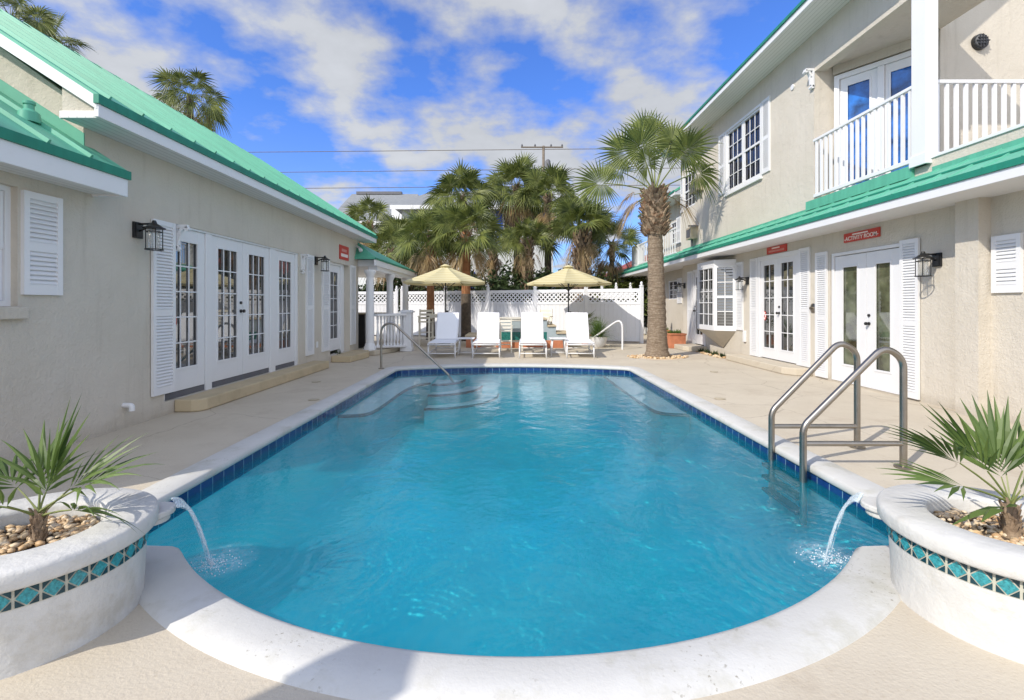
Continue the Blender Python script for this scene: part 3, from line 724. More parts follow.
# main roof
ze = 3.30; xe = -3.84
rib_roof(lh, (xe, 4.50, ze), (xe, 13.72, ze), (RX - xe, 0, (xe - RX) * PIT), None, .41, .12, name='roof')
rib_roof(lh, (xe * 0 - 10.46, 4.50, ze), (-10.46, 13.72, ze), (RX + 10.46, 0, (xe - RX) * PIT), None, .41, .12, name='rear_roof')
w = MB(); rz = ze + (xe - RX) * PIT; w.prism([(RX - .12, 4.48, rz - .05), (RX, 4.48, rz + .03), (RX + .12, 4.48, rz - .05), (RX, 4.48, rz - .01)], (0, 9.26, 0)); w.build('ridge_cap', 'green_edge', lh)
w = MB(); w.box(xe - .02, xe + .03, 4.47, 13.74, ze - .095, ze - .012); w.build('drip_edge', 'green_edge', lh)
w = MB(); w.box(xe - .03, xe + .012, 4.49, 13.70, 3.085, ze - .095); 
# rakes at both ends
def rake(w, y0, y1, x0, z0, x1, z1, h): w.prism([(x0, y0, z0 - h), (x1, y0, z1 - h), (x1, y0, z1), (x0, y0, z0)], (0, y1 - y0, 0))
rake(w, 4.485, 4.53, xe, ze - .03, RX, rz - .03, .12); rake(w, 13.66, 13.70, xe, ze - .03, RX, rz - .03, .17)
w.prism([(XL - .02, 4.54, 3.087), (xe - .035, 4.54, 3.087), (xe - .035, 4.54, 3.16), (XL - .02, 4.54, 3.16)], (0, .02, 0)); rake(w, 4.535, 4.775, xe - .03, ze - .08, RX, rz - .08, .02)
w.build('fascia', 'white', lh, bevel=.004)
w = MB(); w.box(xe - .03, XL + .001, 4.53, 13.66, 3.09, 3.105); w.box(XL, xe - .03, 13.27, 13.66, 3.088, 3.103); w.build('soffit', 'soffit', lh)
# lower near roof
ze2 = 2.70; xe2 = -3.89; rz2 = ze2 + (xe2 - RX) * PIT
rib_roof(lh, (xe2, 2.1, ze2), (xe2, 4.76, ze2), (RX - xe2, 0, (xe2 - RX) * PIT), None, .41, .32, name='lower_roof')
rib_roof(lh, (-10.41, 2.1, ze2), (-10.41, 4.76, ze2), (RX + 10.41, 0, (xe2 - RX) * PIT), None, .41, .3, name='rear_lower_roof')
w = MB(); e = Vector((xe2, 4.76, ze2)); up = Vector((-.45, 0, .45 * PIT))
w.quadbox([(xe2, 4.765, ze2 - .03), (xe2, 4.90, ze2 - .03), (XL - .0, 4.90, ze2 + .215 - .03), (XL, 4.765, ze2 + .215 - .03), (xe2, 4.765, ze2), (xe2, 4.90, ze2), (XL, 4.90, ze2 + .215), (XL, 4.765, ze2 + .215)])
w.build('roof_edge', 'green', lh)
# flashing up the gable wall
w = MB(); w.prism([(XL + .01, YGL - .012, ze2 + .19), (RX, YGL - .012, rz2 - .02), (RX, YGL - .012, rz2 + .11), (XL + .01, YGL - .012, ze2 + .33)], (0, .01, 0)); w.build('flashing', 'green', lh)
w = MB(); w.box(xe2 - .02, xe2 + .03, 2.08, 4.92, ze2 - .095, ze2 - .012); w.build('lower_drip_edge', 'green_edge', lh)
w = MB(); w.box(xe2 - .03, xe2 + .010, 2.1, 4.90, 2.43, ze2 - .095); w.box(XL, xe2 - .03, 4.86, 4.90, 2.43, ze2 - .06); w.build('lower_fascia', 'white', lh, bevel=.004)
w = MB(); w.box(XL + .001, xe2 - .03, 2.1, 4.86, 2.45, 2.465); w.build('lower_soffit', 'soffit', lh)
w = MB(); p = (-4.40, 4.42); zb = ze2 + (xe2 + 4.40) * PIT
w.lathe([(.085, -.06), (.075, .03), (.05, .05), (.038, .06), (.036, .10), (.045, .105), (.045, .13), (.01, .14)], (p[0], p[1], zb + .03), 16); w.build('roof_vent', 'green', lh, True, auto=40)
# window by the left edge of the picture
o = sash_window(lh, FL, 3.3, 4.14, 1.33, 2.35, -.11, 2, 2, glassm='glass')
w = MB(); w.pbox(FL, 3.2, 4.19, 1.22, 1.325, 0, .055); w.build('sill', 'stucco', o, bevel=.01)
shutter(lh, FL, 4.165, 4.525, 1.43, 2.33)
shutter(lh, FL, 5.655, 6.03, .27, 2.35, .01)
# four leaves
zt, zb = 2.33, .245
for (a, b, c, k) in ((5.93, 6.72, 3, None), (6.86, 7.672, 3, 1), (7.680, 8.50, 3, None), (8.70, 9.50, 3, None)):
    door_leaf(lh, FL, a, b, zb, zt, -.085, 3, 5, 'glass', k)
w = MB()
for a, b in ((5.88, 5.925), (6.725, 6.855), (8.505, 8.695), (9.505, 9.60)): w.pbox(FL, a, b, .16, zt, -.10, -.02)
w.pbox(FL, 5.88, 9.60, zt + .002, 2.36, -.10, -.015); w.build('door_frame', 'white', lh, bevel=.003)
w = MB(); w.pbox(FL, 5.92, 9.5, .165, .24, -.12, -.045); w.build('threshold', 'grey_vent', lh)
bracket(lh, FL, 6.08, 2.345, .30, .16, .045); bracket(lh, FL, 9.72, 2.36, .36, .14, .08)
shutter(lh, FL, 9.90, 10.28, .3, 2.38)
shutter(lh, FL, 10.74, 11.16, .3, 2.38)
door_leaf(lh, FL, 11.32, 12.12, .245, 2.30, -.13, 2, 5, 'glass', None, name='french_door')
w = MB(); w.pbox(FL, 11.25, 11.315, .16, 2.33, -.15, -.06); w.pbox(FL, 12.125, 12.30, .16, 2.33, -.15, -.06); w.pbox(FL, 11.25, 12.30, 2.302, 2.36, -.15, -.058); w.pbox(FL, 12.30, 12.60, .16, 2.36, -.159, -.14, 0); w.build('door_frame', 'white', lh)
shutter(lh, FL, 12.63, 13.02, .3, 2.38)
w = MB(); w.pbox(FL, 10.44, 10.52, .42, .55, 0, .02); w.build('outlet_box', 'white', lh, bevel=.004)
# steps on the deck
def step(name, pts, h, label, matl='step'):
    w = MB(); w.prism([(x, y, .002) for x, y in pts], (0, 0, h - .002)); o = w.build(name, matl, None, bevel=.018); return tag(o, label, 'step', 'concrete door steps')
step('door_step', [(XL + .002, 6.05), (-4.0, 6.05), (-3.92, 6.09), (-3.88, 6.18), (-3.88, 10.3), (XL + .002, 10.3)], .16, 'long beige concrete step under the four french doors of the left house')
step('door_step', [(XL + .002, 11.3), (-3.75, 11.3), (-3.65, 12.4), (-3.8, 12.85), (XL + .002, 12.85)], .15, 'short beige concrete step at the last narrow door of the left house')
wall_lantern(FL, 5.45, 2.29, 'black cage wall lantern left of the four french doors')
wall_lantern(FL, 10.42, 2.40, 'black cage wall lantern between two tall shutters on the left house')
def sign(name, fr, u0, u1, z0, z1, label, mode):
    t = thing(name, label, 'sign', tuple(fr.p((u0 + u1) / 2, z0, 0)), 'red wall signs'); w = MB(); w.pbox(fr, u0, u1, z0, z1, .002, .022); w.build('board', 'red', t, bevel=.003)
    W = u1 - u0; H = z1 - z0; f = fr
    if mode == 'activity':
        sgn = -1 if fr.n.x < 0 else 1
        text_mesh('-ACTIVITY ROOM-', H * .62, 'lettering', fr.p((u0 + u1) / 2, z0 + H * .36, .024), fr.u * sgn, fr.n, t)
        w = MB(); w.pbox(fr, u0 + W * .3, u1 - W * .26, z0 + H * .70, z0 + H * .84, .022, .025); w.build('lettering', 'lettering', t)
    elif mode == 'two':
        w = MB(); w.pbox(fr, u0 + W * .33, u1 - W * .28, z0 + H * .66, z0 + H * .84, .022, .025); w.build('lettering', 'lettering', t)
        w = MB(); x = u0 + W * .1; r = random.Random(3)
        while x < u1 - W * .12: l = r.uniform(.018, .035); w.pbox(fr, x, x + l, z0 + H * .22, z0 + H * .48, .022, .025); x += l + .010
        w.build('lettering', 'lightred', t)
    else:
        w = MB(); x = u0 + W * .15
        w.pbox(fr, u0 + W * .2, u1 - W * .25, z0 + H * .56, z0 + H * .76, .022, .025, 0); w.build('lettering', 'lightred', t)
        w = MB(); w.pbox(fr, u0 + W * .12, u1 - W * .12, z0 + H * .20, z0 + H * .42, .022, .025); w.build('lettering', 'lettering', t)
sign('wall_sign', FL, 11.83, 12.48, 2.47, 2.82, 'small red sign high on the end of the left house wall', 'b')
t = tag(MB().tube(bend([(XL, 5.27, .25), (XL + .09, 5.27, .25), (XL + .09, 5.27, .19)], .03), .028, 12).build('drain_pipe', 'white', None, True, auto=50), 'short white elbow pipe poking out low on the left wall', 'pipe')
t = thing('floodlight', 'small white floodlight at the far eave corner of the left house', 'light', (XL, 13.1, 2.95)); w = MB(); w.tube([(XL, 13.1, 2.93), (XL + .08, 13.1, 2.9)], .03, 8); w.build('base', 'white', t); w = MB(); w.tube([(XL + .08, 13.1, 2.9), (XL + .13, 13.05, 2.84), (XL + .17, 13.0, 2.80)], [.03, .045, .055], 10); w.build('lamp_head', 'white', t, True)
def sticker(fr, u, z, label, d):
    t = thing('round_sticker', label, 'sticker', tuple(fr.p(u, z, d))); w = MB(); c = fr.p(u, z, d)
    for i, (r, h, mt) in enumerate(((.085, .002, 'red'), (.066, .004, 'lettering'))):
        q = MB(); pts = [c + fr.n * h + (fr.u * math.cos(2 * PI * k / 24) * r * .8 + Vector((0, 0, 1)) * math.sin(2 * PI * k / 24) * r * 1.25) for k in range(24)]; q.prism(pts, fr.n * .002); q.build(('ring', 'face')[i], mt, t)
    q = MB(); q.bar(fr.p(u - .04, z - .06, d + .009), fr.p(u + .04, z + .06, d + .009), .003, .02); q.bar(fr.p(u - .04, z + .06, d + .009), fr.p(u + .04, z - .06, d + .009), .003, .02); q.build('cross_mark', 'red', t)
sticker(FL, 6.12, 1.14, 'red and white oval sticker on the first left door', -.06)

# porch at the far end of the left house
pc = thing('porch', 'open porch with green hipped roof on round white columns behind the left house', 'porch', (-4.5, 15.5, 0))
w = MB(); A = Vector((-4.26, 13.32, 3.08)); N0 = Vector((-3.66, 13.0, 2.62)); B = Vector((-3.66, 18.7, 2.60)); C = Vector((-7.5, 18.7, 2.60)); D = Vector((-7.5, 13.32, 3.08)); th = Vector((0, 0, -.05))
for P in ([N0, B, A], [A, B, C, D], [N0, A, Vector((-4.26, 13.0, 2.62))]): w.prism(P, th)
w.build('roof', 'green', pc)
w = MB(); w.box(-3.70, -3.655, 13.0, 18.7, 2.40, 2.56); w.box(-4.22, -3.70, 13.28, 13.32, 2.40, 2.58); w.box(-7.5, -3.70, 18.66, 18.70, 2.40, 2.56); w.build('fascia', 'white', pc)
w = MB(); w.box(-3.67, -3.64, 12.98, 18.72, 2.56, 2.61); w.build('drip_edge', 'green_edge', pc)
w = MB(); w.box(-7.5, -3.70, 13.32, 18.66, 2.42, 2.44); w.build('ceiling', 'soffit', pc)
w = MB(); w.box(-3.95, -3.70, 13.32, 18.6, 2.28, 2.42); w.build('beam', 'white', pc)
for y, zb_ in ((12.98, .14), (15.1, .0), (17.3, 0)):
    w = MB(); c = (-3.80, y, 0)
    w.lathe([(.16, zb_), (.16, zb_ + .08), (.135, zb_ + .11), (.13, zb_ + .16), (.112, zb_ + .18), (.108, 1.2), (.096, 2.0), (.095, 2.10), (.11, 2.12), (.12, 2.16), (.15, 2.2), (.155, 2.28)], c, 28); w.box(-3.95, -3.65, y - .15, y + .15, zb_ - .02 if zb_ else 0, zb_ + .02); w.build('column', 'white', pc, True, auto=40)
w = MB(); w.prism([(XL, 12.95, .002), (-3.62, 12.80, .002), (-3.30, 13.95, .002), (-3.30, 15, .002), (XL, 15, .002)], (0, 0, .136)); w.build('platform', 'deck', pc, bevel=.02)
w = MB(); w.prism([(XL - .001, 13.27 + .02, 0), (-7.2, 13.29, 0), (-7.2, 13.29, 2.4), (XL - .001, 13.29, 2.4)], (0, .03, 0)); w.build('end_wall', 'stucco', pc)
bl = thing('balustrade', 'white balustrade of turned balusters ending in a square pillar by the porch', 'balustrade', (-3.3, 13.6, .1))
p0 = Vector((-3.66, 13.02, 0)); p1 = Vector((-3.08, 13.98, 0)); nb = 9
w = MB(); w.bar(p0 + Vector((0, 0, 1.07)), p1 + Vector((0, 0, 1.07)), .16, .07); w.build('top_rail', 'white', bl, bevel=.01)
w = MB(); w.bar(p0 + Vector((0, 0, .22)), p1 + Vector((0, 0, .16)), .13, .06); w.build('bottom_rail', 'white', bl, bevel=.01)
for k in range(nb):
    u = (k + .6) / nb; q = p0.lerp(p1, u); zb_ = .25 - .06 * u; h = 1.035 - zb_
    w = MB(); w.lathe([(.035, 0), (.035, .05 * h), (.02, .09 * h), (.025, .12 * h), (.045, .28 * h), (.042, .38 * h), (.022, .55 * h), (.018, .72 * h), (.03, .80 * h), (.02, .85 * h), (.035, .9 * h), (.035, h)], (q.x, q.y, zb_), 12); w.build('baluster', 'white', bl, True, auto=45)
w = MB(); w.box(-3.20, -2.90, 13.95, 14.25, .002, 1.12); w.box(-3.24, -2.86, 13.91, 14.29, 1.12, 1.17); w.box(-3.22, -2.88, 13.93, 14.27, .004, .12); w.prism([(-3.2, 13.95, 1.17), (-2.9, 13.95, 1.17), (-2.9, 14.25, 1.17), (-3.2, 14.25, 1.17)], (0, 0, .025)); w.build('pillar', 'white', bl, bevel=.008)
t = thing('outdoor_counter', 'black outdoor cabinet with a grey counter top under the porch', 'cabinet', (-5.2, 15.6, 0)); w = MB(); w.box(-6.2, -4.55, 15.0, 15.7, .002, 1.05); w.build('cabinet', 'black', t, bevel=.01)
for a in (-6.15, -5.6, -5.05): w = MB(); w.box(a, a + .48, 14.975, 14.999, .1, .95); w.build('cabinet_door', 'darkvoid', t, bevel=.006)
w = MB(); w.box(-6.25, -3.98, 14.93, 15.75, 1.055, 1.10); w.build('counter_top', 'tan_box', t, bevel=.008)

# ================================================================== RIGHT HOUSE
XR = 5.65
FR = Frame((XR, 0, 0), (0, 1, 0), (-1, 0, 0)); FR2 = Frame((6.0, 0, 0), (0, 1, 0), (-1, 0, 0))
rh = thing('house', 'two storey beige stucco house with balcony and many shutters, right of the pool', 'house', (XR, 10, 0))
w = MB()
wallgrid(w, FR, 2.0, 16.0, 0, 3.12, [(7.00, 8.60, .03, 2.24), (9.52, 11.12, .15, 2.42), (14.15, 15.1, .1, 2.42)], .14)
w.face([(XR, 16.0, 0), (6.0, 16.0, 0), (6.0, 16.0, 3.12), (XR, 16.0, 3.12)])
wallgrid(w, FR2, 16.0, 26.5, 0, 3.12, [(17.6, 18.6, 1.55, 2.25), (21.3, 22.4, .02, 2.2)], .12)
# upper walls
wallgrid(w, FR, 9.07, 16.2, 3.12, 6.45, [(11.0, 12.75, 4.30, 5.85), (14.95, 15.95, 4.45, 5.55)], .07)
wallgrid(w, FR, 6.45, 9.07, 5.78, 6.45, [], .0)
w.face([(XR, 16.2, 3.12), (6.02, 16.2, 3.12), (6.02, 16.2, 6.5), (XR, 16.2, 6.5)][::-1]); 
w.prism([(XR, 16.2, 5.0), (12, 16.2, 5.0), (12, 16.2, 8), (9.5, 16.2, 9.6), (XR, 16.2, 6.45)], (0, .05, 0))
wallgrid(w, FR2, 16.2, 20.6, 3.12, 5.1, [(17.7, 18.3, 3.6, 4.42)], .08)
# pilaster
w.box(5.50, XR, 5.72, 6.02, 0, 2.61)
# recess behind the balcony
w.box(5.97, 6.1, 9.07, 9.2, 3.2, 5.8); w.face([(XR, 9.07, 3.2), (5.97, 9.07, 3.2), (5.97, 9.07, 5.8), (XR, 9.07, 5.8)][::-1])
w.box(6.88, 12, 7.79, 7.9, 3.2, 9.0)
w.prism([(5.66, 6.5, 5.785), (6.9, 6.5, 5.785), (6.9, 9.1, 5.785), (5.66, 9.1, 5.785)], (0, 0, .03)); w.box(5.652, 5.86, 6.5, 9.065, 5.70, 5.784)
# parapet of the near terrace
w.box(XR, XR + .12, 2.0, 6.54, 3.0, 3.31); w.box(XR + .12, 12, 2.0, 9.07, 3.1, 3.2); w.box(XR, XR + .1, 6.54, 9.07, 3.1, 3.31)
w.build('wall', 'stucco', rh)
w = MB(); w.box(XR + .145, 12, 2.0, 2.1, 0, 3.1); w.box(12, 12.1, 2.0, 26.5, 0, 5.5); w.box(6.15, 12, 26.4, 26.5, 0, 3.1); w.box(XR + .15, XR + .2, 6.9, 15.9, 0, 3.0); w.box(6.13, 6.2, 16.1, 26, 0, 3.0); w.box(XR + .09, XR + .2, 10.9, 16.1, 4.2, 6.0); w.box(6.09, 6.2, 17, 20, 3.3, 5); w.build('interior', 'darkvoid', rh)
# upper roof
rib_roof(rh, (5.03, 6.55, 6.54), (5.03, 16.65, 6.54), (4.5, 0, 4.05), None, .41, .2, name='roof')
w = MB(); w.box(5.015, 5.05, 6.55, 16.65, 6.42, 6.53); w.prism([(5.03, 6.53, 6.42), (9.5, 6.53, 10.42), (9.5, 6.53, 10.56), (5.03, 6.53, 6.54)], (0, .04, 0)); w.build('fascia', 'white', rh, bevel=.004)
w = MB(); w.box(4.985, 5.04, 6.53, 16.67, 6.53, 6.585); w.build('drip_edge', 'green_edge', rh)
w = MB(); w.box(5.05, XR, 6.57, 16.63, 6.42, 6.435); w.build('soffit', 'soffit', rh)
w = MB(); w.box(XR, 9.3, 16.25, 16.6, 6.40, 6.43); w.build('end_soffit', 'soffit', rh)
# small set-back roof beyond
rib_roof(rh, (5.45, 16.26, 5.16), (5.45, 20.9, 5.16), (3, 0, 2.0), None, .41, .2, name='far_upper_roof')
w = MB(); w.box(5.44, 5.47, 16.26, 20.9, 5.04, 5.15); w.build('far_fascia', 'white', rh); w = MB(); w.box(5.41, 5.455, 16.26, 20.92, 5.13, 5.19); w.build('far_drip_edge', 'green_edge', rh)
w = MB(); w.box(5.47, 6.0, 16.26, 20.88, 5.05, 5.065); w.build('far_soffit', 'soffit', rh)
# lower pent roof
w0 = 2.0; rib_roof(rh, (5.02, w0, 2.80), (5.02, 26.5, 2.80), (.63, 0, .34), None, .41, .3, name='pent_roof', thick=.02, rib=.03, rh=.014)
w = MB()
for k in (1,):
    t_ = .45; w.box(5.02 + .63 * t_ - .012, 5.02 + .63 * t_ + .012, w0, 26.5, 2.80 + .34 * t_, 2.80 + .34 * t_ + .022)
w.build('roof_lap', 'green_edge', rh)
w = MB(); w.box(5.005, 5.04, w0, 26.5, 2.61, 2.725); w.build('pent_fascia', 'white', rh, bevel=.004)
w = MB(); w.box(4.985, 5.03, w0, 26.52, 2.725, 2.795); w.build('pent_drip_edge', 'green_edge', rh)
w = MB(); w.box(5.04, XR, w0, 16, 2.61, 2.625); w.box(5.04, 6.0, 16, 26.4, 2.611, 2.626); w.build('pent_soffit', 'white', rh)
w = MB(); w.pbox(FR, w0, 6.5, 3.125, 3.19, .002, .02); w.pbox(FR, 6.8, 9.25, 3.13, 3.30, .004, .05); w.pbox(FR, 9.25, 16.0, 3.10, 3.17, .002, .02); w.build('flashing', 'green', rh)
w = MB(); w.box(6.0, 9, 16.25, 26.5, 3.0, 3.1); w.build('flat_roof', 'far_roof', rh)
# balcony
w = MB(); w.box(5.58, 5.75, 6.54, 6.78, 3.25, 5.79); w.box(5.56, 5.77, 6.52, 6.80, 3.25, 3.40); w.build('post', 'white', rh, bevel=.006)
def railing(p, q, z0, z1, sp, name):
    p = Vector(p); q = Vector(q); L = (q - p).length; r = MB(); r.bar(p + Vector((0, 0, z1 - .02)), q + Vector((0, 0, z1 - .02)), .065, .045); r.bar(p + Vector((0, 0, z0 + .03)), q + Vector((0, 0, z0 + .03)), .05, .06); o = r.build(name, 'white', rh, bevel=.004)
    n = int(L / sp)
    for k in range(n):
        c = p.lerp(q, (k + .5) / n); b_ = MB(); b_.box(c.x - .019, c.x + .019, c.y - .019, c.y + .019, z0 + .06, z1 - .045); b_.build('baluster', 'white', o)
railing((5.64, 6.80, 0), (5.64, 9.04, 0), 3.34, 4.42, .125, 'balcony_railing')
railing((5.77, 6.66, 0), (8.0, 6.66, 0), 3.24, 4.42, .125, 'balcony_railing')
w = MB(); w.box(XR - .02, XR + .14, 2.0, 6.52, 3.312, 3.35); w.build('parapet_cap', 'white', rh, bevel=.004)
bracket(rh, FR, 9.10, 5.76, .34, .16, .09)
# angled balcony door
p = Vector((5.98, 9.04, 0)); q = Vector((6.87, 7.80, 0)); u = (q - p).normalized(); nn = Vector((u.y, -u.x, 0))
if nn.x > 0: nn = -nn
FA = Frame(p, u, nn); LA = (q - p).length
w = MB(); w.pbox(FA, -.05, LA + .02, 3.2, 5.8, -.12, -.06); w.pbox(FA, 0, LA, 5.62, 5.8, -.06, 0); w.build('recess_wall', 'stucco', rh)
w = MB(); frame_trim(w, FA, .03, LA - .03, 3.25, 5.58, .085, -.05, .03); w.pbox(FA, LA * .46, LA * .46 + .10, 3.33, 5.49, -.05, .028); w.build('door_frame', 'white', rh, bevel=.004)
door_leaf(rh, FA, .12, LA * .46 - .004, 3.30, 5.49, -.05, 1, 1, 'sky_reflect_glass', None, gu=.11, gz=(.2, .14), name='balcony_door')
door_leaf(rh, FA, LA * .46 + .104, LA - .12, 3.30, 5.49, -.05, 1, 1, 'sky_reflect_glass', None, gu=.07, gz=(.2, .14), name='balcony_door')
# bulkhead light
t = thing('bulkhead_light', 'round caged bulkhead light high on the terrace wall', 'wall light', (7.49, 7.79, 5.55)); FB = Frame((7.49, 7.785, 5.55), (1, 0, 0), (0, -1, 0))
w = MB(); c = Vector((7.49, 7.785, 5.55)); w.tube([c, c - Vector((0, .05, 0))], [.125, .12], 24); w.build('base_ring', 'black', t, True, auto=40)
w = MB(); w.tube([c - Vector((0, .05, 0)), c - Vector((0, .065, 0)), c - Vector((0, .075, 0))], [.105, .085, .045], 20); w.build('lens', 'grey_vent', t, True)
w = MB()
for a in (-.045, 0, .045): h_ = .105 - abs(a) * .6; w.bar(c + Vector((a, -.078, -h_)), c + Vector((a, -.078, h_)), .014, .014); w.bar(c + Vector((-h_, -.080, a)), c + Vector((h_, -.080, a)), .014, .014)
w.build('guard', 'black', t)
# upper windows
o = sash_window(rh, FR, 11.0, 12.75, 4.30, 5.85, -.05, 3, 2, 2, 'night_glass')
w = MB(); frame_trim(w, FR, 10.95, 12.80, 4.24, 5.91, .055, .001, .03); w.pbox(FR, 10.93, 12.82, 4.19, 4.239, .001, .06); w.build('window_casing', 'white', o)
shutter(rh, FR, 10.60, 10.93, 4.28, 5.92); shutter(rh, FR, 12.84, 13.2, 4.28, 5.92)
o = sash_window(rh, FR, 14.95, 15.95, 4.45, 5.55, -.05, 3, 2, 1, 'night_glass'); shutter(rh, FR, 15.97, 16.18, 4.4, 5.6)
o = sash_window(rh, FR2, 17.7, 18.3, 3.6, 4.42, -.05, 2, 2, 1, 'night_glass'); shutter(rh, FR2, 17.2, 17.66, 3.55, 4.5)
w = MB(); c = FR.p(9.75, 5.72, 0); w.tube([c, c + FR.n * .02], .055, 18); w.build('round_vent', 'white', rh)
# far little balcony on the pent roof
fb = thing('balcony_railing', 'small white railing on the far upper balcony behind the palm trunk', 'railing', (5.5, 18, 3.1))
for (p, q) in (((5.55, 16.4, 0), (5.55, 22.4, 0)),):
    w = MB(); w.bar((5.55, 16.4, 3.95), (5.55, 22.3, 3.95), .06, .05); w.bar((5.55, 16.4, 3.12), (5.55, 22.3, 3.12), .05, .05); w.build('rail', 'white', fb)
    for k in range(24): w = MB(); y = 16.5 + k * .25; w.box(5.535, 5.565, y, y + .03, 3.14, 3.93); w.build('baluster', 'white', fb)
w = MB(); w.box(5.5, 5.78, 21.2, 22.3, 2.9, 4.0); w.build('end_panel', 'white', fb, bevel=.02)
# lower storey: activity room doors
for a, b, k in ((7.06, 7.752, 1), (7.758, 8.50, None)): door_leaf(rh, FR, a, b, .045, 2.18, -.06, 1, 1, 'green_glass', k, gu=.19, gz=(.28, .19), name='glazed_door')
w = MB(); frame_trim(w, FR, 7.00, 8.56, .03, 2.24, .05, -.07, .012, False); w.pbox(FR, 7.05, 8.51, .031, .043, -.07, .01); w.build('door_frame', 'white', rh, bevel=.003)
shutter(rh, FR, 6.70, 7.02, .03, 2.27, .012); shutter(rh, FR, 8.66, 8.99, .03, 2.30, .004)
# plates on the wall
t = thing('shower_valve', 'round steel valve plate on the wall between two tall shutters', 'valve', tuple(FR.p(9.09, 1.28, 0))); w = MB(); c = FR.p(9.09, 1.28, 0.001); w.tube([c, c + FR.n * .012, c + FR.n * .02], [.09, .088, .06], 24); w.build('plate', 'steel', t, True, auto=40); w = MB(); w.tube([c + FR.n * .02, c + FR.n * .07], .022, 12); w.build('knob', 'steel', t, True, auto=40)
# double doors two
for a, b, k in ((9.62, 10.318, 1), (10.322, 11.02, None)): door_leaf(rh, FR, a, b, .17, 2.36, -.05, 2, 5, 'glass', k, gu=.12, gz=(.22, .13))
w = MB(); frame_trim(w, FR, 9.52, 11.12, .152, 2.43, .09, -.06, .02, False); w.build('door_frame', 'white', rh, bevel=.003)
shutter(rh, FR, 9.17, 9.50, .16, 2.44, .004); shutter(rh, FR, 11.13, 11.46, .16, 2.42, .004)
step('door_step', [(XR - .002, 9.1), (5.35, 9.15), (5.22, 9.4), (5.22, 11.85), (XR - .002, 11.9)], .145, 'low pale step under the double doors with the red sticker', 'deck')
sticker(FR, 10.88, 1.10, 'red and white oval sticker on the right house double doors', -.022)
# bay window
bw = 5.20; P = [(XR, 12.22), (bw, 12.50), (bw, 13.62), (XR, 13.92)]
w = MB(); 
w.prism([(x, y, .68) for x, y in P], (0, 0, .05)); w.prism([(x, y, 2.38) for x, y in P], (0, 0, .12)); bay = w.build('bay_window', 'white', rh, bevel=.004)
for i, (a, b, gl, cols) in enumerate(((P[0], P[1], 'glass', 2), (P[1], P[2], 'glass', 3), (P[2], P[3], 'glass', 2))):
    p_ = Vector((*a, 0)); q_ = Vector((*b, 0)); u = (q_ - p_).normalized(); nn = Vector((-u.y, u.x, 0)); nn = nn if nn.x < 0 or (abs(nn.x) < .01) else -nn
    fr = Frame(p_, u, nn); L = (q_ - p_).length; w = MB(); frame_trim(w, fr, .004, L - .004, .732, 2.378, .075, -.06, .0)
    zm = 1.55
    if i != 1: w.pbox(fr, .08, L - .08, zm - .03, zm + .03, -.05, -.004)
    for k in range(1, cols): uu = .08 + (L - .16) * k / cols; w.pbox(fr, uu - .01, uu + .01, .8, 2.31, -.036, -.014)
    for k in (1, 2, 3, 4) if i == 1 else (1, 3): zz = .8 + 1.5 * k / (5 if i == 1 else 4); w.pbox(fr, .08, L - .08, zz - .01, zz + .01, -.037, -.013)
    s_ = w.build('sash', 'white', bay); g = MB(); g.pbox(fr, .05, L - .05, .76, 2.35, -.056, -.048); g.build('glass_pane', gl, bay)
    if i == 0:
        g = MB()
        for k in range(19): z = .86 + k * .076; g.pbox(fr, .09, L - .09, z, z + .028, -.047, -.040)
        g.build('blind', 'blind', bay)
w = MB(); ap = Vector((XR - .02, 12.95, .2)); pts = [Vector((x, y, .678)) for x, y in P]
for a, b in zip(pts, pts[1:]): w.face([a, b, ap])
w.face(pts[::-1]); w.build('skirt', 'stucco', bay)
shutter(rh, FR, 11.83, 12.19, .72, 2.40)
w = MB(); w.pbox(FR, 11.68, 11.78, .45, .72, 0, .05); w.build('meter_box', 'white', rh, bevel=.006)
# door three
door_leaf(rh, FR, 14.25, 15.02, .16, 2.36, -.05, 2, 5, 'glass', 1, gu=.12); w = MB(); frame_trim(w, FR, 14.15, 15.1, .1, 2.42, .07, -.06, .02, False); w.build('door_frame', 'white', rh); shutter(rh, FR, 15.14, 15.55, .14, 2.4)
step('door_step', [(XR - .002, 14.0), (5.1, 14.0), (5.0, 14.2), (5.0, 15.3), (XR - .002, 15.3)], .14, 'small pale step in front of the narrow door beyond the bay window', 'deck')
o = sash_window(rh, FR2, 17.6, 18.6, 1.55, 2.25, -.06, 2, 2, 1, 'night_glass'); shutter(rh, FR2, 17.1, 17.55, 1.4, 2.3); shutter(rh, FR2, 16.25, 16.65, 1.0, 2.5)
door_leaf(rh, FR2, 21.35, 22.35, .03, 2.15, -.08, 1, 3, 'glass', None, name='dark_door')
# near shutter
shutter(rh, FR, 5.36, 5.69, 1.48, 2.14)
wall_lantern(FR, 6.43, 2.05, 'black cage wall lantern right of the activity room doors'); wall_lantern(FR, 11.62, 2.03, 'black cage wall lantern between the bay window and the double doors'); wall_lantern(FR, 16.0 - .15, 2.08, 'black cage wall lantern left of the narrow far door by the terracotta boxes')
sign('wall_sign', FR, 7.43, 8.23, 2.39, 2.54, 'red sign reading ACTIVITY ROOM above the two glazed doors', 'activity'); sign('wall_sign', FR, 9.95, 10.72, 2.45, 2.60, 'red sign above the double doors with small panes', 'two')
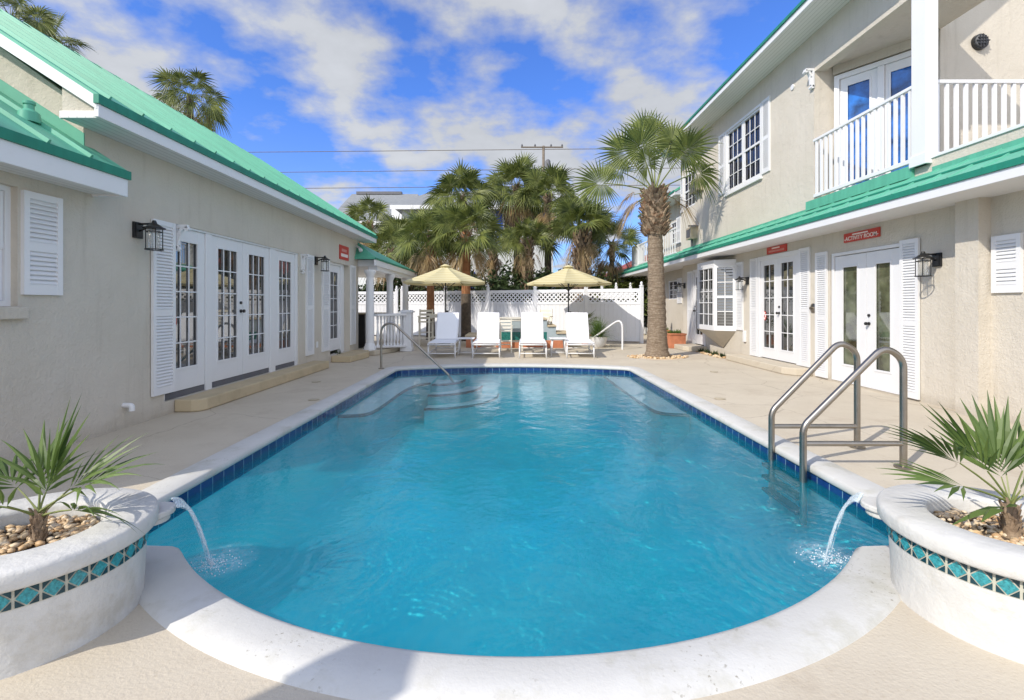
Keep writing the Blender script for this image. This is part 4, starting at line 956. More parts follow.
# boxes on the upper wall
t = thing('air_conditioner', 'beige window air conditioner sticking out of the small upper window', 'air conditioner', tuple(FR.p(14.75, 4.7, 0))); w = MB(); w.pbox(FR, 14.3, 14.9, 4.74, 5.08, -.02, .20); w.build('casing', 'tan_box', t, bevel=.01); w = MB()
for k in range(7): w.pbox(FR, 14.34, 14.86, 4.76 + k * .04, 4.78 + k * .04, .201, .21)
w.build('grille', 'grey_vent', t); MB().bar(FR.p(14.4, 4.74, .16), FR.p(14.4, 4.5, 0), .03).build('support', 'grey_vent', t); MB().bar(FR.p(14.8, 4.74, .16), FR.p(14.8, 4.5, 0), .03).build('support', 'grey_vent', t)
t = thing('air_conditioner', 'small beige unit on the upper wall just above the green pent roof', 'air conditioner', tuple(FR.p(14.9, 3.3, 0))); w = MB(); w.pbox(FR, 14.75, 15.15, 3.36, 3.72, -.02, .22); w.build('casing', 'tan_box', t, bevel=.01); w = MB(); w.pbox(FR, 14.8, 15.1, 3.42, 3.66, .22, .23); w.build('grille', 'grey_vent', t); MB().bar(FR.p(14.95, 3.36, .1), FR.p(14.95, 3.15, .1), .05).build('support', 'grey_vent', t); MB().bar(FR.p(14.72, 3.74, .0), FR.p(14.72, 3.74, .3), .04).build('bracket', 'grey_vent', t)
# ================================================================== FENCE
fa = Vector((X(402, 21.0), 21.0, 0)); fb_ = Vector((X(642, 17.0), 17.0, 0))
fence = thing('lattice_fence', 'long white vinyl privacy fence with a lattice top running behind the sun loungers', 'fence', tuple(fa))
def line_y(px):   # point of the fence line seen at column px
    d = fb_ - fa; k = (px - CX) / F; t = (k * fa.y - fa.x) / (d.x - k * d.y); return fa + d * t
def fence_run(pts, root, post_h=2.0):
    for i, p in enumerate(pts):
        w = MB(); w.box(p.x - .06, p.x + .06, p.y - .06, p.y + .06, 0, post_h); w.lathe([(.085, post_h), (.085, post_h + .03), (.03, post_h + .05), (.05, post_h + .09), (.045, post_h + .13), (.01, post_h + .17)], (p.x, p.y, 0), 12); w.build('post', 'white_vinyl', root, bevel=.006)
    for a, b in zip(pts, pts[1:]):
        u = (b - a).normalized(); n = Vector((u.y, -u.x, 0)); fr = Frame(a, u, n); L = (b - a).length; e = .062
        w = MB()
        for z0, z1 in ((.06, .18), (1.36, 1.46), (1.80, 1.92)): w.pbox(fr, e, L - e, z0, z1, -.03, .03)
        w.build('rail', 'white_vinyl', root)
        w = MB(); nb = int((L - 2 * e) / .15); s = (L - 2 * e) / nb
        for k in range(nb): w.pbox(fr, e + s * k + .003, e + s * (k + 1) - .003, .18, 1.36, -.012, .012)
        w.build('panel', 'white_vinyl', root)
        w = MB(); z0, z1 = 1.46, 1.80; h = z1 - z0; p_ = .17; sw = .023
        for sgn, dd in ((1, .004), (-1, -.008)):
            x = -h
            while x < L:
                a0, b0 = x, x + h
                t0 = max(0, (e - a0) / h); t1 = min(1, (L - e - a0) / h)
                if t1 > t0 + .05:
                    za, zb = (z0 + h * t0, z0 + h * t1) if sgn > 0 else (z1 - h * t0, z1 - h * t1)
                    P1 = fr.p(a0 + h * t0, za, dd); P2 = fr.p(a0 + h * t1, zb, dd)
                    dr = (P2 - P1).normalized(); pr = dr.cross(fr.n).normalized() * sw
                    w.quadbox([P1 - pr, P2 - pr, P2 - pr + fr.n * .008, P1 - pr + fr.n * .008, P1 + pr, P2 + pr, P2 + pr + fr.n * .008, P1 + pr + fr.n * .008])
                x += p_
        w.pbox(fr, e, e + .05, z0, z1, -.02, .02); w.pbox(fr, L - e - .05, L - e, z0, z1, -.02, .02)
        w.build('lattice', 'white_vinyl', root)
fence_run([line_y(p) for p in (402, 445.5, 488, 535, 586, 641.5)], fence)
f2 = thing('lattice_fence', 'white lattice topped fence seen between the round porch columns', 'fence', (-6, 21, 0))
fence_run([Vector((-9.4, 20.9, 0)), Vector((-7.2, 20.9, 0)), Vector((-4.98, 20.95, 0))], f2)
f3 = thing('picket_fence', 'short run of white posts with ball finials beyond the fence end', 'fence', (4.4, 22, 0))
for k in range(3): w = MB(); x = 3.9 + k * .62; w.box(x - .05, x + .05, 21.0, 21.1, 0, 2.15); w.lathe([(.07, 2.15), (.03, 2.19), (.055, 2.25), (.01, 2.32)], (x, 21.05, 0), 10); w.build('post', 'white_vinyl', f3)
w = MB(); w.box(3.85, 5.3, 21.02, 21.08, 1.6, 2.0); w.build('rail', 'white_vinyl', f3)

# ================================================================== FURNITURE
def make_chaise():
    t = thing('sun_lounger', None, 'sun lounger', (0, 0, 0), 'white sun loungers in a row facing the pool')
    W = .33; zs = .375; yb = .22; bt = Vector((0, .78, 1.11))
    w = MB()
    for s in (-1, 1): w.tube(bend([(s * W, -1.02, zs - .045), (s * W, -.98, zs - .0), (s * W, yb + .55, zs)], .03, 4), .020, 8)
    w.tube([(-W, -1.0, zs - .03), (W, -1.0, zs - .03)], .02, 8); w.tube([(-W, yb + .55, zs), (W, yb + .55, zs)], .02, 8); w.build('seat_frame', 'white', t, True)
    w = MB()
    for s in (-1, 1): w.tube([(s * .295, yb, zs + .02), (s * .295, bt.y, bt.z)], .018, 8)
    w.tube([(-.295, bt.y, bt.z), (.295, bt.y, bt.z)], .018, 8)
    w.tube([(-.27, yb + .30, zs + .36), (-.31, yb + .52, zs)], .012, 6); w.tube([(.27, yb + .30, zs + .36), (.31, yb + .52, zs)], .012, 6); w.build('back_frame', 'white', t, True)
    def sling(p, q, hw, sag, name):
        m = MB(); p = Vector(p); q = Vector(q); n = 8; nn = Vector((0, -(q - p).z, (q - p).y)).normalized()
        nx = 7; i0 = 0
        for layer in (0, 1):
            for k in range(n + 1):
                for j in range(nx + 1):
                    u = j / nx * 2 - 1; c = p.lerp(q, k / n); c = c - nn * (sag * (1 - u * u) * math.sin(PI * k / n) + layer * .006); m.v.append((hw * u, c.y, c.z))
        S = (n + 1) * (nx + 1)
        for layer in (0, 1):
            for k in range(n):
                for j in range(nx):
                    a = layer * S + k * (nx + 1) + j; f = (a, a + 1, a + nx + 2, a + nx + 1); m.f.append(f if not layer else f[::-1]); m.m.append(0)
        edge = [j for j in range(nx + 1)] + [(k + 1) * (nx + 1) + nx for k in range(n)] + [n * (nx + 1) + j for j in range(nx - 1, -1, -1)] + [k * (nx + 1) for k in range(n - 1, 0, -1)]
        for a, b in zip(edge, edge[1:] + edge[:1]): m.f.append((a, a + S, b + S, b)); m.m.append(0)
        return m.build(name, 'white_sling', t, True, auto=50)
    sling((0, -1.03, zs + .012), (0, yb, zs + .022), .335, .02, 'seat_sling'); sling((0, yb + .005, zs + .03), (0, bt.y - .012, bt.z + .012), .30, .02, 'back_sling')
    for y in (-.93, .62):
        for s in (-1, 1): w = MB(); w.tube([(s * W, y, zs - .02), (s * (W + .01), y + (-.03 if y < 0 else .03), .0)], [.022, .018], 8); w.build('leg', 'white', t, True)
    w = MB(); w.tube([(-W, -.945, .12), (W, -.945, .12)], .014, 6); w.tube([(-W, .63, .12), (W, .63, .12)], .014, 6)
    for s in (-1, 1): w.tube([(s * W, -.94, .12), (s * W, .63, .12)], .014, 6)
    w.build('stretcher', 'white', t, True)
    return t
labels = ['white sling lounger left of all, half shaded, nearest the balustrade pillar', 'white sling lounger just right of the orange palm trunk', 'white sling lounger with a tall bar chair back showing behind it', 'white sling lounger furthest right, beside the big potted plants']
ch = make_chaise()
for i, (x, y, rz) in enumerate(((-1.80, 13.15, -.03), (-.66, 13.15, -.01), (.555, 13.15, .03), (1.80, 13.15, .08))):
    o = ch if i == 0 else copy_tree(ch); place(o, (x, y, 0), -rz); o['label'] = labels[i]
def make_side_table():
    t = thing('side_table', None, 'side table', (0, 0, 0), 'small white tables between the loungers')
    w = MB(); w.prism([(x, y, .435) for x, y in ((-.23, -.22), (.23, -.22), (.23, .22), (-.23, .22))], (0, 0, .03)); w.build('table_top', 'white', t, bevel=.01)
    for sx in (-1, 1):
        for sy in (-1, 1): w = MB(); w.tube([(sx * .15, sy * .15, .435), (sx * .20, sy * .20, 0)], .016, 7); w.build('leg', 'white', t, True)
    w = MB(); w.tube([(-.19, -.19, .08), (.19, -.19, .08)], .01, 6); w.tube([(-.19, .19, .08), (.19, .19, .08)], .01, 6); w.build('stretcher', 'white', t, True); return t
st = make_side_table(); st['label'] = 'small white side table between the two left loungers'; place(st, (X(466, 13.0), 13.0, 0))
s2 = copy_tree(st); s2['label'] = 'small white side table between the two right loungers'; place(s2, (X(558, 13.0), 13.0, 0))
def make_bar_chair():
    t = thing('bar_chair', None, 'bar chair', (0, 0, 0), 'tall cream bar chairs'); W = .21
    for s in (-1, 1):
        w = MB(); w.bar((s * W, -.2, 0), (s * W, -.2, .78), .045); w.build('leg', 'cream', t); w = MB(); w.bar((s * W, .24, 0), (s * W, .2, .78), .045); w.build('leg', 'cream', t)
        w = MB(); w.bar((s * W, .2, .78), (s * W, .27, 1.20), .045); w.build('back_post', 'cream', t); w = MB(); w.bar((s * (W + .03), -.2, .96), (s * (W + .03), .24, .96), .06, .025); w.bar((s * (W + .02), -.19, .76), (s * (W + .02), -.19, .95), .035); w.build('armrest', 'cream', t)
    w = MB(); w.box(-.23, .23, -.24, .22, .76, .80); w.build('seat', 'cream', t, bevel=.01)
    w = MB()
    for z in (.90, 1.02, 1.14): w.bar((-W, .22 + (z - .8) * .14, z), (W, .22 + (z - .8) * .14, z), .02, .08)
    w.build('back_slats', 'cream', t)
    w = MB()
    for z, y in ((.25, -.2), (.42, .22)): w.bar((-W, y, z), (W, y, z), .035)
    for s in (-1, 1): w.bar((s * W, -.2, .33), (s * W, .22, .33), .03)
    w.build('footrest', 'cream', t); return t
bc = make_bar_chair(); bc['label'] = 'tall cream bar chair between the balustrade pillar and the first lounger'; place(bc, (X(426, 16.2), 16.2, 0), R(8))
for lab, px, Y, rz in (('cream bar chair under the table between the second and third loungers', 505.5, 13.95, 180), ('cream bar chair whose back shows over the third lounger', 543.5, 16.0, -20)):
    o = copy_tree(bc); o['label'] = lab; place(o, (X(px, Y), Y, 0), R(rz))
o = [k for k in bpy.data.objects if k.get('label') == 'cream bar chair under the table between the second and third loungers'][0]; o.scale = (.8, .8, .78)
def make_bar_table():
    t = thing('bar_table', None, 'bar table', (0, 0, 0), 'square cream bar tables'); w = MB()
    for k in range(6): w.box(-.4, .4, -.4 + k * .1345, -.4 + k * .1345 + .128, 1.0, 1.035)
    w.box(-.36, .36, -.36, .36, .93, .999); w.build('table_top', 'cream', t)
    for sx in (-1, 1):
        for sy in (-1, 1): w = MB(); w.box(sx * .36 - .03, sx * .36 + .03, sy * .36 - .03, sy * .36 + .03, 0, .93); w.build('leg', 'cream', t)
    w = MB(); w.box(-.36, .36, -.02, .02, .25, .30); w.box(-.37, -.35, -.36, .36, .22, .27); w.box(.35, .37, -.36, .36, .22, .27); w.build('stretcher', 'cream', t); return t
bt_ = make_bar_table(); bt_['label'] = 'cream bar table behind the leftmost lounger'; place(bt_, (X(442, 16.0), 16.0, 0))
o = copy_tree(bt_); o['label'] = 'cream bar table between the second and third loungers'; place(o, (X(511, 14.45), 14.45, 0)); o.scale = (.9, .9, .94)
def make_umbrella():
    t = thing('patio_umbrella', None, 'umbrella', (0, 0, 0), 'pale yellow patio umbrellas'); Rr = 1.42; zr, zt = 2.10, 2.66; n = 8
    w = MB(); N_ = 6; w.v.append((0, 0, zt))
    seg = 6
    for k in range(1, N_ + 1):
        for j in range(n * seg):
            a = 2 * PI * j / (n * seg) + PI / 8; f = (j % seg) / seg; sc = .06 * math.sin(PI * f); r = Rr * k / N_ * (math.cos(PI / 8) / math.cos((f - .5) * PI / 4)) * (1 - sc * .4 * k / N_)
            z = zt + (zr - zt) * (k / N_) ** .93 - .05 * math.sin(PI * f) * math.sin(PI * k / N_ * .85); w.v.append((r * math.cos(a), r * math.sin(a), z))
    m = n * seg
    for j in range(m): w.f.append((0, 1 + j, 1 + (j + 1) % m)); w.m.append(0)
    for k in range(N_ - 1):
        for j in range(m): a = 1 + k * m + j; b = 1 + k * m + (j + 1) % m; w.f.append((a, a + m, b + m, b)); w.m.append(0)
    e = 1 + (N_ - 1) * m; i0 = len(w.v)
    for j in range(m): x, y, z = w.v[e + j]; w.v.append((x * .995, y * .995, z - .06))
    for j in range(m): w.f.append((e + j, i0 + j, i0 + (j + 1) % m, e + (j + 1) % m)); w.m.append(0)
    w.build('canopy', 'canopy', t, True, auto=20)
    w = MB(); w.lathe([(.20, zt - .035), (.10, zt + .015), (.02, zt + .05)], (0, 0, 0), 8, capb=False); w.build('vent', 'canopy', t)
    w = MB(); w.tube([(0, 0, .05), (0, 0, zt + .05)], .021, 10); w.lathe([(.024, zt + .05), (.03, zt + .07), (.012, zt + .10)], (0, 0, 0), 10); w.build('pole', 'black', t, True, auto=40)
    for j in range(n): a = 2 * PI * j / n + PI / 8; w = MB(); w.tube([(0, 0, zt - .03), (Rr * .98 * math.cos(a), Rr * .98 * math.sin(a), zr - .02)], .009, 5); w.tube([(.02 * math.cos(a), .02 * math.sin(a), 1.85), (Rr * .5 * math.cos(a), Rr * .5 * math.sin(a), (zr + zt) / 2 - .03)], .008, 5); w.build('rib', 'black', t)
    w = MB(); w.lathe([(.03, 1.82), (.035, 1.9)], (0, 0, 0), 10); w.box(.02, .09, -.012, .012, 1.1, 1.16); w.build('crank', 'black', t)
    w = MB(); w.lathe([(.27, .003), (.27, .04), (.22, .07), (.04, .09), (.035, .3)], (0, 0, 0), 24); w.build('base', 'black', t, True, auto=40)
    return t
um = make_umbrella(); um['label'] = 'pale yellow umbrella over the left pair of loungers'; place(um, (X(445.5, 16.2), 16.2, 0), R(4))
o = copy_tree(um); o['label'] = 'pale yellow umbrella over the right pair of loungers'; place(o, (X(568.5, 16.2), 16.2, -.03), R(11))
# ---- raised hot tub with terracotta base and stepped white walls
sp = thing('hot_tub', 'raised tiled hot tub with terracotta base and stepped white walls behind the loungers', 'hot tub', (.6, 15, 0))
Ys = 15.1
xa, xb, xc, xd = X(496, Ys), X(547, Ys), X(556, Ys), X(568.5, Ys)
w = MB(); w.box(xa, xd, Ys, Ys + 2.0, .002, .24); w.build('base', 'terracotta', sp, bevel=.01)
w = MB(); w.box(xa + .01, xb, Ys + .012, Ys + 1.9, .24, .50); w.build('tile_band', 'spa_teal', sp)
w = MB(); w.box(xa + .01, xb, Ys + .01, Ys + 1.9, .50, .87); w.box(xb, xc, Ys + .01, Ys + 1.5, .24, .66); w.box(xc, xd, Ys + .011, Ys + 1.2, .24, .44); w.build('side_wall', 'spa_wall', sp)
w = MB(); w.box(xa - .02, xb + .01, Ys - .03, Ys + 1.95, .87, .92); w.box(xb + .011, xc + .01, Ys - .03, Ys + 1.5, .66, .71); w.box(xc + .012, xd + .03, Ys - .03, Ys + 1.2, .44, .49); w.build('cap', 'sand_cap', sp, bevel=.01)
# low terracotta wall round the orange palm
tw = thing('low_wall', 'low terracotta wall with pale cap at the foot of the orange palm trunk', 'wall', (X(473, 15.4), 15.6, 0)); w = MB(); w.box(X(466, 15.2), X(480, 15.2), 15.2, 16.6, .002, .34); w.build('base', 'terracotta', tw, bevel=.01); w = MB(); w.box(X(465, 15.2), X(481, 15.2), 15.15, 16.65, .34, .40); w.build('cap', 'sand_cap', tw, bevel=.01)
wr = thing('handrail', 'white curved handrail beside the round white plant pot', 'handrail', (X(622, 14.6), 14.6, 0)); w = MB(); w.tube(bend([(X(622.5, 14.6), 14.6, 0), (X(622.5, 14.6), 14.6, .92), (X(594, 15.2), 15.2, .28)][:1] + [(X(622.5, 14.6), 14.6, .98), (X(590, 15.4), 15.4, .22)], .2, 8), .03, 10); w.build('rail', 'white', wr, True, auto=60)
# potted plants
def blades(mb, c, n, L, spread, wd, rng, mi=0, up=.9):
    for k in range(n):
        az = rng.uniform(0, 2 * PI); tilt = rng.uniform(.05, spread); l = L * rng.uniform(.6, 1.1); d = Vector((math.cos(az) * math.sin(tilt), math.sin(az) * math.sin(tilt), math.cos(tilt)))
        s = Vector((-math.sin(az), math.cos(az), 0)); p = Vector(c) + Vector((rng.uniform(-.06, .06), rng.uniform(-.06, .06), 0)); pts = []
        for j in range(5): u = j / 4; q = p + d * l * u + Vector((math.cos(az), math.sin(az), 0)) * (l * .35 * u * u * math.sin(tilt)) - Vector((0, 0, 1)) * (l * .28 * u ** 3 * math.sin(tilt) * 1.6); pts.append((q, wd * (1 - u) ** .7 + .0005))
        i0 = len(mb.v)
        for q, h in pts: mb.v += [tuple(q - s * h), tuple(q + s * h)]
        for j in range(4): mb.f.append((i0 + 2 * j, i0 + 2 * j + 1, i0 + 2 * j + 3, i0 + 2 * j + 2)); mb.m.append(mi)
rng = random.Random(11)
pt = thing('potted_plant', 'round white pot with a bushy green grass plant beside the last lounger', 'potted plant', (X(598, 15.4), 15.4, 0)); c = (X(598, 15.4), 15.4, 0)
w = MB(); w.lathe([(.16, 0.002), (.24, .10), (.285, .25), (.29, .32), (.30, .34), (.27, .34), (.26, .28), (.01, .28)], c, 28); w.build('pot', 'white', pt, True, auto=50)
w = MB(); blades(w, (c[0], c[1], .28), 480, .78, 1.25, .008, rng); w.build('foliage', 'grass', pt)
# planters with succulents on the right
for i, (px0, px1, Y, h, lab) in enumerate(((670, 686, 14.95, .46, 'nearer square terracotta planter box with small green succulents'), (662, 670, 17.0, .46, 'farther terracotta planter box partly hidden behind the palm trunk'))):
    xa_, xb_ = X(px0, Y), X(px1, Y); t = thing('planter_box', lab, 'planter box', ((xa_ + xb_) / 2, Y + .2, 0), 'terracotta planter boxes'); d_ = xb_ - xa_
    w = MB(); w.box(xa_, xb_, Y, Y + .5, .002, h - .05); w.box(xa_ - .02, xb_ + .02, Y - .02, Y + .52, h - .05, h); w.build('box', 'terracotta', t, bevel=.01)
    w = MB()
    for k in range(6): blades(w, (xa_ + d_ * (.15 + .14 * k), Y + .25 + rng.uniform(-.15, .15), h - .03), 34, .17, 1.2, .014, rng)
    w.build('foliage', 'grass', t)
# small garden strips
def tuft(px, py, n, L, label, col='hedge'):
    Y = 650 / (py - 305); t = MB(); blades(t, (X(px, Y), Y, 0), n, L, 1.35, .012, rng); return tag(t.build('small_plant', col), label, 'plant', 'small spiky plants by the walls')
tuft(338, 360, 110, .30, 'dark spiky plant in front of the short step of the left house'); tuft(366, 354, 100, .28, 'dark spiky plant beside the porch column base')
w = MB()
for k in range(120):
    y = rng.uniform(12.0, 13.9); x = 5.55 - rng.uniform(0, .35); s_ = rng.uniform(.02, .05); w.lathe([(s_ * .5, -.01), (s_, s_ * .3), (s_ * .8, s_ * .7), (s_ * .3, s_ * .95)], (x, y, .005), 6, jitter=.2, rng=rng)
tag(w.build('gravel_bed', 'pebble', None, True), 'narrow bed of tan stones under the bay window', kind='stuff')
for k, y in enumerate((12.3, 12.8, 13.3, 13.75)):
    t = MB(); blades(t, (5.35, y, .02), 60, .14, 1.4, .014, rng); tag(t.build('small_plant', 'hedge'), ('low plant in the stone bed, nearest the double doors', 'low plant in the stone bed, second from the double doors', 'low plant in the stone bed, third from the double doors', 'low plant in the stone bed, nearest the narrow far door')[k], 'plant', 'small plants under the bay window')

# ================================================================== PALMS
def frond(mb, base, az, el, pl, L, n, web, droop, rng, mi=0, mp=1, phimax=2.2, fold=.25, sag=.15, tip=.0, wscale=1.0, pr=.012, rows=(.03, None, .78, 1.0), rollr=.4):
    up = Vector((0, 0, 1)); d0 = Vector((math.cos(az) * math.cos(el), math.sin(az) * math.cos(el), math.sin(el)))
    pts = [Vector(base) + d0 * pl * u - up * sag * pl * u * u for u in (0, .33, .66, 1)]
    mb.tube(pts, [pr * 1.5, pr, pr * .9, pr * .7], 4, mp, cap=False)
    dh = (pts[3] - pts[2]).normalized(); side = dh.cross(up); side = side.normalized() if side.length > .05 else Vector((-math.sin(az), math.cos(az), 0))
    nrm = side.cross(dh).normalized(); h = pts[3]; roll = rng.uniform(-rollr, rollr) if rollr < 2 else rollr - 10
    if rollr == 3: roll = math.atan2(-side.y * -1, nrm.y * -1) + rng.uniform(-.45, .45)
    s2 = side * math.cos(roll) + nrm * math.sin(roll); n2 = nrm * math.cos(roll) - side * math.sin(roll)
    for i in range(n):
        s = i / (n - 1) * 2 - 1; phi = s * phimax; l = L * (1 - .38 * abs(s) ** 1.7) * rng.uniform(.88, 1.08)
        dv = (dh * math.cos(phi) + s2 * math.sin(phi) + n2 * fold * abs(math.sin(phi)) ).normalized()
        pp = n2.cross(dv).normalized(); o = h + dh * (.22 * L * (1 - abs(s))) - up * (droop * .10 * L * (1 - abs(s)))
        dphi = 2 * phimax / (n - 1); i0 = len(mb.v); dr = droop * rng.uniform(.7, 1.35)
        for r in rows:
            r = web if r is None else r
            hw = .5 * dphi * l * min(r, web) * wscale * (1 if r <= web else max(.03, (1 - r) / (1 - web)))
            c = o + dv * l * r - up * (dr * l * r ** 2.3); mb.v += [tuple(c - pp * hw), tuple(c + n2 * hw * .5), tuple(c + pp * hw)]
        for k in range(len(rows) - 1):
            a = i0 + 3 * k; mb.f += [(a, a + 1, a + 4, a + 3), (a + 1, a + 2, a + 5, a + 4)]; mb.m += [mi, mi]
GA = 2.39996
def crown(name, c, root, rng, nf, pl, L, n=34, web=.42, droop=.35, dead=6, mats=('frond', 'petiole', 'deadfrond'), el_hi=1.35, el_lo=-.45, phimax=2.3, wscale=1.25):
    w = MB()
    for k in range(nf):
        u = (k + .5) / nf; el = el_hi + (el_lo - el_hi) * u ** .85 + rng.uniform(-.12, .12); az = k * GA + rng.uniform(-.2, .2)
        frond(w, c + Vector((math.cos(az) * .08, math.sin(az) * .08, rng.uniform(-.1, .1))), az, el, pl * rng.uniform(.8, 1.2), L * rng.uniform(.85, 1.12), n, web, droop * (.6 + .9 * u) * rng.uniform(.8, 1.2), rng, 0, 1, phimax, wscale=wscale, sag=.12 + .15 * u, rollr=3 if rng.random() < .6 else 1.1)
    for k in range(dead):
        az = rng.uniform(0, 2 * PI); frond(w, c + Vector((0, 0, -.15)), az, rng.uniform(-1.2, -.6), pl * .9, L * .8, n // 2 + 4, .35, .9, rng, 2, 2, 1.5, fold=.8, sag=.3)
    return w.build(name, list(mats), root)
def trunk(root, base, h, r0, r1, rng, mat, lean=(0, 0), flare=1.35, name='trunk', seg=None):
    w = MB(); n = 18; K = seg or max(10, int(h / .09)); i0 = 0
    for k in range(K + 1):
        u = k / K; r = (r0 + (r1 - r0) * u) * (1 + (flare - 1) * math.exp(-u * h / .22)); r *= 1 + (.035 if k % 2 else -.02)
        for j in range(n):
            t = 2 * PI * j / n; rr = r * (1 + rng.uniform(-.03, .03)); w.v.append((base[0] + lean[0] * u * u + rr * math.cos(t), base[1] + lean[1] * u * u + rr * math.sin(t), h * u))
    for k in range(K):
        for j in range(n): j2 = (j + 1) % n; w.f.append((k * n + j, k * n + j2, (k + 1) * n + j2, (k + 1) * n + j)); w.m.append(0)
    w.f.append(tuple(K * n + j for j in range(n))); w.m.append(0)
    return w.build(name, mat, root, True)
def boots(root, c, z0, z1, r0, r1, rng, mat='boots', L=.24, n=None, wd=.05, out=.5, lean=None):
    """criss-cross stubs of old leaf stalks"""
    w = MB(); n = n or int((z1 - z0) * 60)
    for k in range(n):
        u = k / n; z = z0 + (z1 - z0) * u; az = k * GA; r = r0 + (r1 - r0) * u; e = Vector((math.cos(az), math.sin(az), 0)); s = Vector((-e.y, e.x, 0)); l = L * rng.uniform(.7, 1.25); tw = rng.uniform(-.35, .35)
        p = Vector((c[0], c[1], z)) + e * (r * .85); q = p + (e * out * rng.uniform(.6, 1.3) + Vector((0, 0, 1)) + s * tw).normalized() * l
        w0 = wd * rng.uniform(.8, 1.3); nn = Vector((e.x * .9, e.y * .9, -.35)).normalized() * (.02 if L > .1 else .003)
        w.quadbox([p - s * w0 - nn, p + s * w0 - nn, p + s * w0 + nn, p - s * w0 + nn, q - s * w0 * .55 - nn * .6, q + s * w0 * .55 - nn * .6, q + s * w0 * .55 + nn * .6, q - s * w0 * .55 + nn * .6])
    return w.build('leaf_bases', mat, root)

# big palm by the pool
rng = random.Random(5); Yb = 12.45; bx = X(657, Yb)
bp = thing('palm_tree', 'tall cabbage palm with ringed trunk standing in the deck right of the loungers', 'palm tree', (bx, Yb, 0))
trunk(bp, (bx, Yb), 3.25, .25, .18, rng, 'ringed', (-.06, 0), 1.32)
w = MB(); w.lathe([(.20, 3.15), (.25, 3.3), (.30, 3.6), (.29, 3.9), (.23, 4.15), (.18, 4.3)], (bx - .06, Yb, 0), 16, jitter=.06, rng=rng); w.build('upper_trunk', 'boots', bp)
boots(bp, (bx - .06, Yb), 3.12, 4.22, .28, .25, rng, L=.22, n=210, wd=.05, out=1.0)
w = MB(); cc = Vector((bx - .06, Yb, 4.22))
def pf(px, py, Yt, L, droop=.4, pl=None, roll=0):   # a frond whose fan centre sits at a given place
    t = Vector((X(px, Yt), Yt, Z(py, Yt))); v = t - cc; el = math.atan2(v.z, math.hypot(v.x, v.y)); az = math.atan2(v.y, v.x)
    frond(w, cc, az, el + .12, v.length, L, 38, .45, droop * .6, rng, 0, 1, 2.5, sag=.14, pr=.017, wscale=1.15, rollr=3)
for a in ((603, 182, 12.2, .86, .35), (688, 150, 12.1, .90, .5), (698, 172, 12.8, .80, .8), (638, 146, 12.2, .86, .3), (655, 134, 12.8, .80, .25), (622, 152, 12.6, .84, .3), (668, 150, 12.9, .82, .35), (618, 170, 13.1, .78, .5), (646, 162, 11.9, .74, .5), (676, 140, 12.6, .80, .35), (640, 130, 13.0, .75, .2)): pf(*a)
for k in range(5):
    az = rng.choice((rng.uniform(-.5, .9), rng.uniform(2.3, 3.6))); frond(w, cc, az, rng.uniform(-.5, .1), .55, .6, 22, .3, 1.3, rng, 2, 1, 1.5, fold=.7)
w.build('crown', ['frond', 'petiole', 'deadfrond'], bp)
w = MB()
for k in range(150):
    a = rng.uniform(0, 2 * PI); r = rng.uniform(.30, .62); s_ = rng.uniform(.02, .055); w.lathe([(s_ * .5, -.01), (s_, s_ * .3), (s_ * .8, s_ * .7), (s_ * .3, s_ * .95)], (bx + r * math.cos(a) * 1.25, Yb + r * math.sin(a) * .8, .006), 6, jitter=.25, rng=rng)
w.lathe([(.01, .008), (.62, .006), (.64, .002)], (bx, Yb, 0), 30, capb=False)
tag(w.build('gravel', 'pebble', None, True), 'ring of tan stones round the foot of the big palm trunk', kind='stuff')

# palms behind and in front of the fence: (px, Y, crown py, r, L, kind, label)
spec = [
 (466, 18.2, 232, .17, .95, 'orange', 'palm with bright orange trunk in front of the fence, right of the left umbrella pole', 28),
 (430.5, 18.9, 236, .15, .95, 'orange', 'palm with thin reddish trunk behind the tall bar chair', 26),
 (493, 23.5, 246, .17, .7, 'boot', 'short palm with thin rough trunk behind the fence between the umbrellas', 20),
 (527, 22.5, 240, .27, .85, 'boot', 'palm with thick criss-cross trunk right behind the middle of the fence', 24),
 (582, 21.5, 226, .40, 1.05, 'boot', 'palm with the fattest criss-cross trunk behind the right umbrella', 34),
 (462, 24.5, 196, .17, 1.15, 'dark', 'tall palm whose crown rises over the orange trunk', 30),
 (517, 25.5, 186, .19, 1.2, 'dark', 'tallest palm in the clump, crown against the sky in the middle', 32),
 (548, 24.0, 196, .18, 1.15, 'dark', 'tall palm in the clump just left of the utility pole', 28),
 (612, 22.5, 243, .10, 1.0, 'dark', 'palm with thin stem and drooping crown at the right edge of the clump', 20),
 (413, 25.0, 240, .15, 1.2, 'dark', 'leafy palm at the left edge of the clump above the porch roof', 26),
 (370, 27.0, 222, .15, 1.1, 'dark', 'small pale palm crown peeping over the porch roof in front of the grey roof', 20),
 (392, 23.0, 250, .15, 1.0, 'dark', 'low bright green palm just above the porch roof', 20),
]
